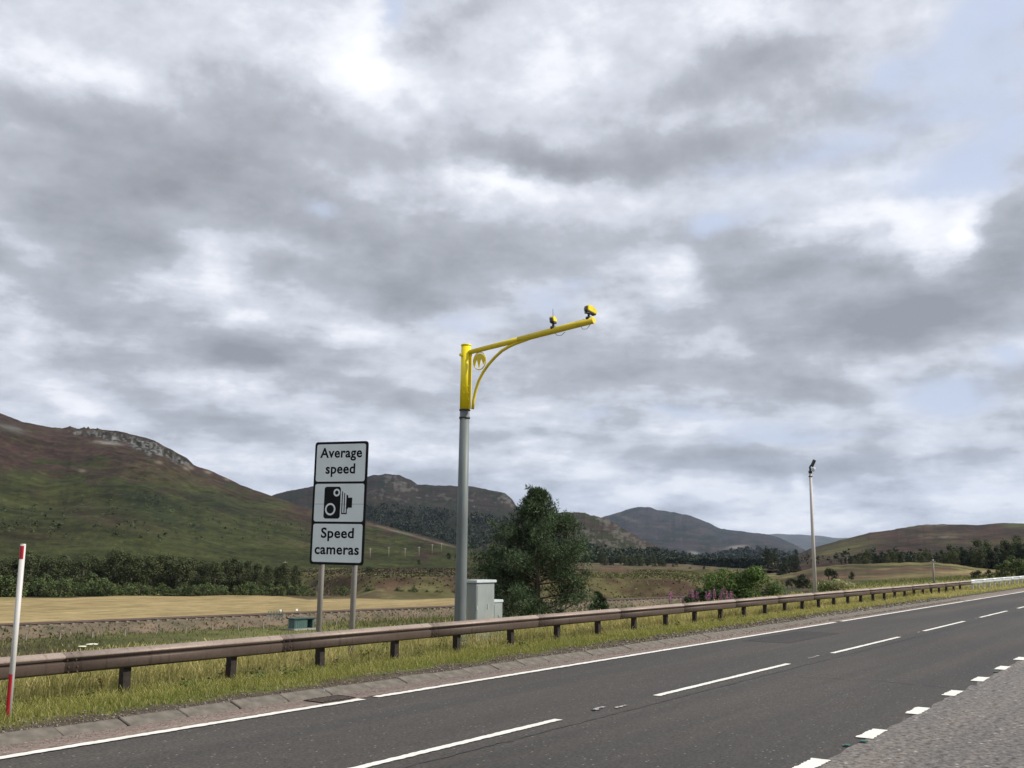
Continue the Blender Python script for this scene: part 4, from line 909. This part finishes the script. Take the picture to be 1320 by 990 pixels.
# fireweed clumps
def fireweed_data(seed):
    g = random.Random(seed); bm = bmesh.new(); tube(bm, [(0, 0, 0), (g.uniform(-.03, .03), 0, .6), (g.uniform(-.08, .08), 0, 1.15)], [.012, .01, .004], 5)
    for i in range(24):
        z = g.uniform(.1, .75); a = g.random() * 6.28; d = Vector((math.cos(a), math.sin(a), -.2)); s = Vector((-d.y, d.x, 0)); b = Vector((0, 0, z)); bm.faces.new([bm.verts.new(q) for q in (b, b + d * .07 + s * .012, b + d * .15, b + d * .07 - s * .012)])
    stem = bm_mesh('stem', bm); bm = bmesh.new()
    for i in range(46):
        z = .68 + .45 * i / 46; r_ = .065 * (1 - .7 * i / 46); a = g.random() * 6.28; c = Vector((math.cos(a) * r_, math.sin(a) * r_, z)); 
        n_ = [c + Vector((g.gauss(0, .02), g.gauss(0, .02), g.gauss(0, .02))) for _ in range(4)]; bm.faces.new([bm.verts.new(q) for q in n_])
    fl = bm_mesh('flower_spike', bm); M_st = Mat('fireweed_stem', .8).base((.06, .09, .03)).m; stem.materials.append(M_st); fl.materials.append(M_flower); return stem, fl
fwd_ = [fireweed_data(i) for i in range(3)]
random.seed(5)
for k in range(34):
    if k < 20: px, Yf = random.uniform(908, 945), 20.2 + random.random(); lab = 'magenta fireweed spike in front of the rounded bright bush'; grp = 'fireweed before the bright bush'
    else: px, Yf = random.uniform(862, 900), 21.0 + random.random(); lab = 'pale pink fireweed spike left of the rounded bright bush'; grp = 'fireweed left of the bright bush'
    d = ray(px, 770); x = d.x / d.y * Yf; t = thing('fireweed', lab, 'flower', (x, Yf, -.5 + random.uniform(-.1, .15)), random.random() * 6, grp); t.scale = (1.0, 1.0, random.uniform(.70, .95))
    st, fl = fwd_[k % 3]; link('stem', st, t); link('flower_spike', fl, t)
# hogweed umbels above the barrier at the left
def umbel(px, py, Yf, s, label):
    p = on_Y(px, py, Yf); zb = float(verge_z(np.array([p.x]), np.array([Yf]))[0]); h = p.z - zb; t = thing('hogweed', label, 'flower', (p.x, Yf, zb)); random.seed(int(px))
    part('stem', lambda bm: tube(bm, [(0, 0, 0), (.02, 0, h * .6), (0, 0, h * .97)], [.012, .01, .006], 6), Mat('hogweed_stem', .8).base((.09, .12, .04)).m, t)
    def fl(bm):
        for i in range(70):
            a = random.random() * 6.28; q = random.random() ** .5 * s; c = Vector((math.cos(a) * q, math.sin(a) * q, h - q * q * .9)); tube(bm, [(0, 0, h * .95), c], .002, 3, False)
            r = bmesh.ops.create_icosphere(bm, subdivisions=1, radius=.013)
            for v in r['verts']: v.co = Vector((v.co.x * 1.4, v.co.y * 1.4, v.co.z * .5)) + c
    part('flower_head', fl, M_flowerw, t)
umbel(119, 830, 14.9, .085, 'larger white hogweed head poking above the barrier at the left'); umbel(106, 833, 14.9, .06, 'smaller white hogweed head left of the larger one')
V, F, Cc = leaf_cloud([(on_r(x_, y_, 75).x, on_r(x_, y_, 75).y, on_r(x_, y_, 75).z) for x_, y_ in ((1062, 752), (1072, 754), (1082, 752), (1056, 756), (1078, 757), (1068, 759), (1090, 756))], [.8] * 7, 120, .09, [(.20, .20, .09), (.12, .15, .05), (.30, .29, .15), (.11, .14, .05), (.22, .21, .10), (.1, .12, .04), (.25, .24, .12)], 77, .4)
tag(link('flowering_scrub', mesh_np('flowering_scrub', V, F, False, Cc), None, M_leaf), 'pale flowering scrub right of the light pole foot', 'scrub', None, 'stuff')

# ------------------------------------------------------------------ crash barrier
gr_y = 13.88
PROF = [(.035, .735), (.010, .752), (-.020, .750), (-.098, .700), (-.108, .680), (-.100, .664), (-.040, .634), (-.034, .614), (-.060, .606), (-.094, .598), (-.100, .585), (-.088, .462), (-.078, .445), (-.030, .422), (-.010, .425)]
PROF = [(y_, .752 - (.752 - z_) * .91) for y_, z_ in PROF]
def beam_mesh(L_, lap=.0):
    bm = bmesh.new(); th = .006; ring = []
    for x in (0, L_):
        outer = [bm.verts.new((x, y, z)) for y, z in PROF]; inner = [bm.verts.new((x, y + th, z - (.004 if i < 4 else 0))) for i, (y, z) in enumerate(PROF)]; ring.append((outer, inner))
    (a, ai), (b, bi) = ring; n = len(PROF)
    for k in range(n - 1):
        f = bm.faces.new((a[k], b[k], b[k + 1], a[k + 1])); f.smooth = True
        bm.faces.new((ai[k], ai[k + 1], bi[k + 1], bi[k]))
    for o_, i_ in ring:
        for k in range(n - 1): bm.faces.new((o_[k], o_[k + 1], i_[k + 1], i_[k]))
    bm.faces.new((a[0], ai[0], bi[0], b[0])); bm.faces.new((a[-1], b[-1], bi[-1], ai[-1])); bmesh.ops.recalc_face_normals(bm, faces=bm.faces[:])
    return bm_mesh('rail_beam', bm)
def bolts_mesh():
    bm = bmesh.new()
    for x, z, y in ((.06, .645, -.06), (.20, .645, -.06), (.06, .55, -.104), (.06, .48, -.104), (.20, .55, -.104), (.20, .48, -.104), (.13, .735, -.05), (.02, .738, -.045)):
        bmesh.ops.create_cone(bm, cap_ends=True, segments=6, radius1=.018, radius2=.014, depth=.018, matrix=Matrix.Translation((x, y, z)) @ Matrix.Rotation(R(90) if z < .7 else R(30), 4, 'X'))
    return bm_mesh('bolts', bm)
def post_mesh():
    bm = bmesh.new(); box(bm, -.065, .065, .010, .018, -.1, .64); box(bm, -.065, -.057, .0181, .13, -.1, .64); box(bm, .057, .065, .0181, .05, -.1, .64); box(bm, -.04, .04, -.032, .009, .50, .60)
    return bm_mesh('post', bm)
def barrier(label, x0, nsec, seclen, mat, pmat, post0, npost, pitch, dz=0.0, name='crash_barrier', g=None):
    t = thing(name, label, 'crash barrier', (x0, gr_y, dz)); bme = beam_mesh(seclen + .0); bme.materials.append(mat); bo = bolts_mesh(); bo.materials.append(mat)
    pm = post_mesh(); pm.materials.append(pmat)
    for i in range(nsec):
        o = link('rail_beam', bme, t); o.location = (i * seclen + (i % 2) * -.0, -.004 * (i % 2), random.uniform(-.002, .002)); o.rotation_euler = (0, random.uniform(-.0005, .0005), random.uniform(-.0005, .0005))
        b = link('bolts', bo, t); b.location = (i * seclen, 0, 0)
    for i in range(npost):
        o = link('post', pm, t); o.location = (post0 - x0 + i * pitch + random.uniform(-.02, .02), 0, 0); o.rotation_euler = (random.uniform(-.02, .02), random.uniform(-.015, .015), random.uniform(-.06, .06))
    return t
random.seed(12)
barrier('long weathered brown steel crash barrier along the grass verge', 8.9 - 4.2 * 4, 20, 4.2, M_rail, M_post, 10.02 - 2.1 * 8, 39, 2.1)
barrier('bright galvanised crash barrier continuing at the far right', 75.95, 20, 4.2, M_galv, M_galv, 77.2, 38, 2.2, .03)

# ------------------------------------------------------------------ snow pole
sp = thing('snow_pole', 'tall thin white snow marker pole with red reflective strips at the left edge', 'marker pole', (7.62, 12.94, -.03))
part('pole', lambda bm: tube(bm, [(0, 0, 0), (0, 0, 2.30)], .035, 20), M_polewhite, sp)
part('cap', lambda bm: tube(bm, [(0, 0, 2.301), (0, 0, 2.315)], .033, 20), M_white, sp)
def band(z0, z1, a0, a1):
    def f(bm):
        n = 12; a = []
        for i in range(n + 1):
            an = R(a0 + (a1 - a0) * i / n); a.append((bm.verts.new((math.cos(an) * .0370, math.sin(an) * .0370, z0)), bm.verts.new((math.cos(an) * .0370, math.sin(an) * .0370, z1))))
        for p, q in zip(a, a[1:]): bm.faces.new((p[0], q[0], q[1], p[1]))
    return f
part('reflective_strip', band(2.12, 2.29, 120, 262), M_red, sp); part('reflective_strip', band(.12, .66, 120, 252), M_red, sp)

# ------------------------------------------------------------------ road sign
sgz = 1.95; SW, SH = 1.37, 2.70
sc_ = on_Y(432, 725, 15.88); sign = thing('road_sign', 'tall white and black average speed and speed cameras road sign on two posts', 'road sign', (sc_.x, 15.88, 0))
face = R(191.5); sign.rotation_euler = (0, R(.7), face - R(90) + math.pi)   # local -Y faces the traffic
def rrect(w, h, r, n=6, cx=0, cz=0):
    p = []
    for sx, sz, a0 in ((1, 1, 0), (-1, 1, 90), (-1, -1, 180), (1, -1, 270)):
        for i in range(n + 1):
            a = R(a0 + 90 * i / n); p.append((cx + sx * (w / 2 - r) + r * math.cos(a), cz + sz * (h / 2 - r) + r * math.sin(a)))
    return p
def slab(bm, pts, y0, y1):
    """solid plate between y0 (front) and y1 (back) of an xz outline"""
    a = [bm.verts.new((x, y0, z)) for x, z in pts]; b = [bm.verts.new((x, y1, z)) for x, z in pts]
    bm.faces.new(a[::-1]); bm.faces.new(b)
    for i in range(len(pts)): j = (i + 1) % len(pts); bm.faces.new((a[i], a[j], b[j], b[i]))
    bmesh.ops.recalc_face_normals(bm, faces=bm.faces[:])
zc_ = sgz + SH / 2
part('backing_plate', lambda bm: slab(bm, rrect(SW, SH, .07, 6, 0, zc_), 0, .02), M_black, sign)
hh = (SH - .055 * 2 - .05 * 2) / 3; zs = [sgz + .055 + hh * (k + .5) + .05 * k for k in range(3)]; pw = SW - .11
for z_ in zs:
    pn = part('white_panel', lambda bm: slab(bm, rrect(pw, hh, .05, 6, 0, z_), -.005, -.0005), M_signwhite, sign)
def text(body, wid, z, parent, hgt=None):
    cu = bpy.data.curves.new('lettering', 'FONT'); cu.body = body; cu.align_x = 'CENTER'; cu.size = 1; cu.offset = .024; cu.extrude = .002; cu.space_character = 1.06; cu.resolution_u = 4
    to = bpy.data.objects.new('tmp', cu); C.objects.link(to); dg = bpy.context.evaluated_depsgraph_get(); dg.update(); me = bpy.data.meshes.new_from_object(to.evaluated_get(dg))
    bpy.data.objects.remove(to); xs_ = [v.co.x for v in me.vertices]; s = wid / (max(xs_) - min(xs_)); mid = (max(xs_) + min(xs_)) / 2; sy = (hgt / .7) if hgt else s
    for v in me.vertices: v.co = Vector(((v.co.x - mid) * s, -.0065 - v.co.z * .4, v.co.y * sy + z))
    me.name = 'lettering'; o = link('lettering', me, parent, M_black); return o
text('Average', 1.08, zs[2] + .12, sign, .215); text('speed', .76, zs[2] - .235, sign, .215)
text('Speed', .84, zs[0] + .115, sign, .215); text('cameras', 1.13, zs[0] - .24, sign, .215)
zm = zs[1]
cs_ = part('camera_symbol', lambda bm: [slab(bm, rrect(.42, .70, .06, 5, -.17, zm), -.008, -.0055)], M_black, sign)
def ring(cx, cz, r, rr):
    def f(bm):
        n = 28; a = [[bm.verts.new((cx + q * math.cos(2 * math.pi * i / n), -.0105, cz + q * math.sin(2 * math.pi * i / n))) for i in range(n)] for q in (r, rr)]
        for i in range(n): j = (i + 1) % n; bm.faces.new((a[0][i], a[0][j], a[1][j], a[1][i]))
    return f
part('lens_ring', ring(-.21, zm - .145, .135, .095), M_signwhite, sign); part('lens_ring', ring(-.06, zm + .22, .085, .045), M_signwhite, sign)
def bellows(bm):
    for k in range(3): x = .075 + k * .058; h1 = .25 - .035 * k; slab(bm, [(x, zm - h1), (x + .022, zm - h1), (x + .022, zm + h1 - .01), (x, zm + h1)], -.008, -.0055)
    slab(bm, [(.075, zm - .25), (.215, zm - .25), (.215, zm - .17), (.193, zm - .17), (.193, zm - .222), (.075, zm - .222)], -.0085, -.0056)
    slab(bm, [(.235, zm - .11), (.34, zm - .11), (.34, zm + .11), (.235, zm + .11)], -.008, -.0055); slab(bm, [(.213, zm - .14), (.2345, zm - .14), (.2345, zm + .16), (.213, zm + .16)], -.0078, -.0054)
part('bellows_symbol', bellows, M_black, sign)
part('panel_seam', lambda bm: box(bm, -pw / 2, pw / 2, -.0062, -.0052, zm - .035, zm - .029), M_dark, sign)
for x_ in (-.42, .42):
    part('post', lambda bm: tube(bm, [(x_, .09, -.6), (x_, .09, sgz + SH - .15)], .062, 16), M_signpost, sign)
for z_ in (sgz + .3, sgz + 1.3, sgz + 2.3): part('bracket', lambda bm: box(bm, -.6, .6, .0205, .030, z_ - .03, z_ + .03), M_galv, sign)

# ------------------------------------------------------------------ camera mast
MX, MY = 20.32, 15.3
mast = thing('camera_mast', 'tall grey and yellow speed camera mast with an arm reaching over the road', 'camera mast', (MX, MY, 0)); mast.rotation_euler = (R(.4), 0, 0)
part('lower_pole', lambda bm: tube(bm, [(0, 0, -.1), (0, 0, .3), (0, 0, 3), (0, 0, 5.76)], [.148, .147, .134, .122], 28), M_mast, mast)
part('base_collar', lambda bm: tube(bm, [(0, 0, .0), (0, 0, .12)], .20, 24), M_mast, mast)
part('joint_collar', lambda bm: tube(bm, [(0, 0, 5.56), (0, 0, 5.60)], .140, 24), M_dark, mast); part('joint_collar', lambda bm: tube(bm, [(0, 0, 5.762), (0, 0, 5.79)], .142, 24), M_dark, mast)
part('upper_tube', lambda bm: tube(bm, [(0, 0, 5.791), (0, 0, 7.42)], [.128, .124], 28), M_yellow, mast)
part('top_cap', lambda bm: tube(bm, [(0, 0, 7.421), (0, 0, 7.455)], .132, 28), M_yellow, mast)
part('flange_plate', lambda bm: box(bm, -.012, .012, -.185, -.127, 5.80, 7.22), M_ydull, mast)
for z_ in (5.86, 6.03, 6.2, 6.37):
    for an in (200, 255, 310, 20): 
        a = R(an); part('bolt', lambda bm: tube(bm, [(math.cos(a) * .118, math.sin(a) * .118, z_), (math.cos(a) * .15, math.sin(a) * .15, z_)], .014, 6), M_ydull, mast)
part('bolt', lambda bm: tube(bm, [(-.11, .05, 7.17), (-.165, .06, 7.17)], .04, 8), M_ydull, mast)
a0, a1 = Vector((0, -.10, 7.245)), Vector((0, -3.72, 7.66)); am = Vector((0, -1.75, 7.43))
part('arm', lambda bm: tube(bm, [a0, am], [.060, .072], 18), M_ydull, mast)
part('arm', lambda bm: tube(bm, [am + Vector((0, .15, -.015)), a1], [.074, .082], 18), M_ydull, mast)
arc = [on_X(570 + x_ / 6, 380 + y_ / 6, MX) - Vector((MX, MY, 0)) for x_, y_ in ((226, 885), (232, 820), (248, 740), (272, 665), (305, 600), (345, 540), (395, 483), (450, 432), (500, 402), (550, 377), (620, 352), (690, 325))]
part('curved_brace', lambda bm: tube(bm, arc, [.038] * len(arc), 12), M_ydull, mast)
# round emblem: hoop with three pointed fangs
ec = on_X(570 + 277 / 6, 380 + 512 / 6, MX) - Vector((MX, MY, 0)); er = .222
part('emblem_hoop', lambda bm: tube(bm, [ec + Vector((0, math.cos(2 * math.pi * i / 32) * er * .86, math.sin(2 * math.pi * i / 32) * er)) for i in range(33)], .013, 6), M_ydull, mast)
def fangs(bm):
    top = [(math.cos(R(a)) * .17, math.sin(R(a)) * .19) for a in range(15, 170, 12)]
    o_ = [(-.17, .02)] + [(-.14, -.10), (-.10, .05), (-.06, -.12)][:0]
    pts_ = top + [(-.175, .0), (-.135, -.13), (-.085, .06), (.0, -.2), (.045, .065), (.13, -.11), (.17, .0)]
    a = [bm.verts.new(ec + Vector((.012, -x, z))) for x, z in pts_]; b = [bm.verts.new(ec + Vector((-.012, -x, z))) for x, z in pts_]
    bm.faces.new(a); bm.faces.new(b[::-1])
    for i in range(len(pts_)): j = (i + 1) % len(pts_); bm.faces.new((a[i], b[i], b[j], a[j]))
    bmesh.ops.recalc_face_normals(bm, faces=bm.faces[:])
part('emblem_plate', fangs, M_ydull, mast)
def cam_unit(y, z, yaw, s, tilt, ant):
    u = bpy.data.objects.new('speed_camera', None); C.objects.link(u); u.parent = mast; u.location = (0, y, z); u.rotation_euler = (0, 0, yaw)
    part('mount', lambda bm: [tube(bm, [(0, 0, -.02), (0, 0, .05)], .075, 12), tube(bm, [(0, 0, .05), (0, 0, .15)], .03, 10), box(bm, -.09, .09, -.05, .05, .13, .16)], M_dark, u)
    def shell(bm):
        pr = [(-.20, .0), (-.24, .12), (-.22, .20), (-.02, .24), (.20, .17), (.24, .08), (.22, .0)]
        for sgn in (0,):
            a = [bm.verts.new((x * s, -.105 * s, .17 + zz * s)) for x, zz in pr]; b = [bm.verts.new((x * s, .105 * s, .17 + zz * s)) for x, zz in pr]
            bm.faces.new(a); bm.faces.new(b[::-1])
            for i in range(len(pr)): j = (i + 1) % len(pr); bm.faces.new((a[i], b[i], b[j], a[j]))
        bmesh.ops.recalc_face_normals(bm, faces=bm.faces[:]); bmesh.ops.bevel(bm, geom=bm.edges[:], offset=.022 * s, segments=2, affect='EDGES')
    h_ = part('housing', shell, M_ydull if s > 1 else M_yellow, u); h_.rotation_euler = (0, tilt, 0)
    l_ = part('lens_window', lambda bm: box(bm, -.255 * s, -.235 * s, -.08 * s, .08 * s, .18, .17 + .15 * s, .004), M_lens, u); l_.rotation_euler = (0, tilt, 0)
    b_ = part('underside_tray', lambda bm: box(bm, -.23 * s, .21 * s, -.09 * s, .09 * s, .15, .174, .004), M_dark, u); b_.rotation_euler = (0, tilt, 0)
    if ant: part('aerial', lambda bm: tube(bm, [(-.02, 0, .17 + .22 * s), (-.03, 0, .17 + .22 * s + .2)], .006, 5), M_dark, u)
    return u
cam_unit(-3.58, 7.70, R(-20), .66, R(16), False)
cam_unit(-2.60, 7.58, R(10), .52, R(-2), True)
for y0, z0, dp in ((-2.75, 7.47, .06), (-3.45, 7.58, .09)):
    part('cable', lambda bm: tube(bm, [(0.03, y0 + .12, z0), (0.05, y0 + .06, z0 - dp), (0.05, y0 - .05, z0 - dp * 1.1), (.03, y0 - .16, z0)], .006, 6), M_dark, mast)
# cabinets
def cabinet(loc, w, d, h, lid, label, name, rz=0.0):
    t = thing(name, label, 'utility cabinet', loc, rz)
    part('body', lambda bm: box(bm, 0, w, 0, d, .0, h, .008), M_cab, t)
    part('lid', lambda bm: box(bm, -lid, w + lid, -lid, d + lid, h + .002, h + .075, .012), M_cablid, t)
    part('door', lambda bm: box(bm, .03, w - .03, -.012, -.0005, .12, h - .06, .004), M_cab, t)
    part('handle', lambda bm: box(bm, w * .5 - .09 + .2 * w, w * .5 - .07 + .2 * w, -.03, -.0125, h * .55, h * .55 + .13, .004), M_cablid, t)
    for z_ in (.3, .8): 
        if z_ < h - .3: part('hinge', lambda bm: box(bm, .012, .028, -.02, -.0005, z_, z_ + .09), M_cablid, t)
    part('plinth', lambda bm: box(bm, -.03, w + .03, -.03, d + .03, -.3, -.001), M_concrete, t)
c1 = on_Y(613, 829, 15.55); cabinet((c1.x, 15.55, .02), .80, .36, 1.46, .045, 'tall grey-green metal cabinet with rust streaks beside the mast foot', 'utility_cabinet')
cabinet((c1.x + .86, 15.62, .0), .42, .3, .96, .02, 'short plain grey metal cabinet at the right side of the tall one', 'utility_cabinet')

# ------------------------------------------------------------------ light pole with camera cluster
M_palepole = mottled('pale_pole_steel', (.40, .37, .34), (.50, .47, .44), 3, .6, 0, 0, 5, (1, 1, .2)); lp = thing('light_pole', 'tall pale steel pole with dark angled lamp and dome on top', 'pole', (49.57, 16.0, -.33))
part('pole', lambda bm: tube(bm, [(0, 0, 0), (0, 0, 3.4), (0, 0, 6.62)], [.098, .085, .066], 20), M_palepole, lp)
part('top_bracket', lambda bm: [tube(bm, [(0, 0, 6.60), (0, 0, 6.72)], .09, 12), tube(bm, [(0, 0, 6.68), (-.04, 0, 6.9), (.03, -.05, 7.0)], .045, 10)], M_dark, lp)
part('lamp_box', lambda bm: [box(bm, -.04, .04, -.065, .065, -.18, .18, .02), box(bm, -.06, -.041, -.08, .08, -.14, .18, .008)], M_dark, lp, (.04, -.16, 7.08)).rotation_euler = (R(28), R(6), R(-20))
part('side_arm', lambda bm: tube(bm, [(0, 0, 6.80), (.02, -.14, 6.80)], .02, 8), M_dark, lp)
part('dome_camera', lambda bm: [bmesh.ops.create_uvsphere(bm, u_segments=16, v_segments=10, radius=.085, matrix=Matrix.Translation((.02, -.16, 6.76))), tube(bm, [(.02, -.16, 6.78), (.02, -.16, 6.86)], .09, 14)], M_white, lp)
part('clamp', lambda bm: tube(bm, [(0, 0, 6.42), (0, 0, 6.47)], .095, 14), M_dark, lp)
wp = thing('wooden_post', 'slim weathered wooden post behind the barrier right of the light pole', 'post', (69.95, 14.9, 0))
part('shaft', lambda bm: tube(bm, [(0, 0, 0), (.02, 0, 2.15)], [.075, .06], 8), M_wood, wp); part('insulator', lambda bm: tube(bm, [(.02, 0, 2.15), (.03, 0, 2.30)], .03, 8), M_dark, wp); part('crosspiece', lambda bm: box(bm, -.04, .06, -.14, .14, 1.98, 2.05), M_wood, wp)

# far telegraph poles on the flats
for k, (px, y0, y1) in enumerate(((477, 719, 708), (501, 718, 709), (522, 719, 711), (540, 717, 708), (557, 714, 706), (569, 712, 705), (367, 737, 729))):
    a, t_, p = hl.find(px, y0); h = 12 / FPX * math.hypot(p.x, p.y); tp = thing('telegraph_pole', 'tiny distant wooden telegraph pole on the green slope behind the sign' if k < 6 else 'tiny pole standing above the right end of the tree belt', 'pole', p, 0, 'telegraph poles on the far slope' if k < 6 else None)
    part('pole', lambda bm: tube(bm, [(0, 0, -1), (0, 0, h)], .11, 6), M_wood, tp); part('crossarm', lambda bm: box(bm, -.8, .8, -.08, .08, h * .89, h * .92), M_wood, tp)

# ------------------------------------------------------------------ railway bits: culvert hut, markers, fence
pc = on_z(388, 811, -5.0); sh = thing('trackside_hut', 'small teal green metal hut or culvert head below the railway', 'hut', (pc.x, pc.y, -5.0), math.atan2(rdir.y, rdir.x))
part('wall', lambda bm: [box(bm, -1.1, .35, -.5, .5, 0, .95), box(bm, .35, .95, .3, .5, 0, .95), box(bm, .95, 1.15, -.5, .5, 0, .95)], M_teal, sh)
part('roof', lambda bm: box(bm, -1.25, 1.3, -.62, .62, .952, 1.06, .02), M_tealdark, sh); part('base_slab', lambda bm: box(bm, -1.3, 1.3, -.8, .7, -.2, .10), M_concrete, sh)
part('rib', lambda bm: [box(bm, -1.0 + k * .24, -.96 + k * .24, -.52, -.501, .12, .93) for k in range(6)], M_teal, sh)
rl = thing('railing', 'short green railing standing above the teal hut by the track', 'railing', (pc.x + 2.2 * rnor.x - .6 * rdir.x, pc.y + 2.2 * rnor.y, -4.25), math.atan2(rdir.y, rdir.x))
for k in range(6): part('upright', lambda bm: box(bm, -1.0 + k * .33, -.96 + k * .33, 1.2, 1.24, -.1, .85), M_teal, rl)
for z_ in (.4, .8): part('bar', lambda bm: box(bm, -1.0, .7, 1.17, 1.195, z_, z_ + .04), M_teal, rl)
for k, (px, py, lab) in enumerate(((361, 789, 'small white trackside marker left of the green railing'), (382, 788, 'small white trackside marker right above the teal hut'))):
    p = on_z(px, py + 4, -4.2); mk = thing('trackside_marker', lab, 'marker', (p.x, p.y, -4.25)); part('stake', lambda bm: box(bm, -.03, .03, -.03, .03, 0, .55), M_wood, mk); part('plate', lambda bm: box(bm, -.14, .14, -.06, -.031, .42, .62), M_white, mk)
fn = thing('lineside_fence', 'row of low weathered fence posts along the near side of the railway', 'fence')
pm_ = bmesh.new(); box(pm_, -.04, .04, -.04, .04, -.2, .72); pm_ = bm_mesh('post', pm_); pm_.materials.append(M_wood)
for i in range(70):
    q = rail_pt(-70 + i * 2.8, -5.6 + .2 * math.sin(i), 0); o = link('post', pm_, fn); o.location = (q.x, q.y, gz(q.x, q.y) - random.uniform(0, .25)); o.rotation_euler = (random.uniform(-.08, .08), random.uniform(-.08, .08), 0)

# ------------------------------------------------------------------ haze
hz = bmesh.new(); box(hz, -14000, 14000, -14000, 14000, -80, 900)
hm_ = bpy.data.materials.new('haze_air'); hm_.use_nodes = True; t_ = hm_.node_tree; t_.nodes.clear(); vo = t_.nodes.new('ShaderNodeVolumePrincipled'); vo.inputs['Density'].default_value = 3.6e-5
vo.inputs['Color'].default_value = (.58, .74, 1.0, 1); vo.inputs['Anisotropy'].default_value = .2; oo = t_.nodes.new('ShaderNodeOutputMaterial'); t_.links.new(vo.outputs[0], oo.inputs['Volume'])
ho = link('haze', bm_mesh('haze', hz), None, hm_); tag(ho, 'thin blue air haze over the whole valley', 'haze', None, 'stuff')
S.cycles.volume_bounces = 0; S.cycles.max_bounces = 5; S.cycles.diffuse_bounces = 2; S.cycles.glossy_bounces = 2; S.cycles.transmission_bounces = 3
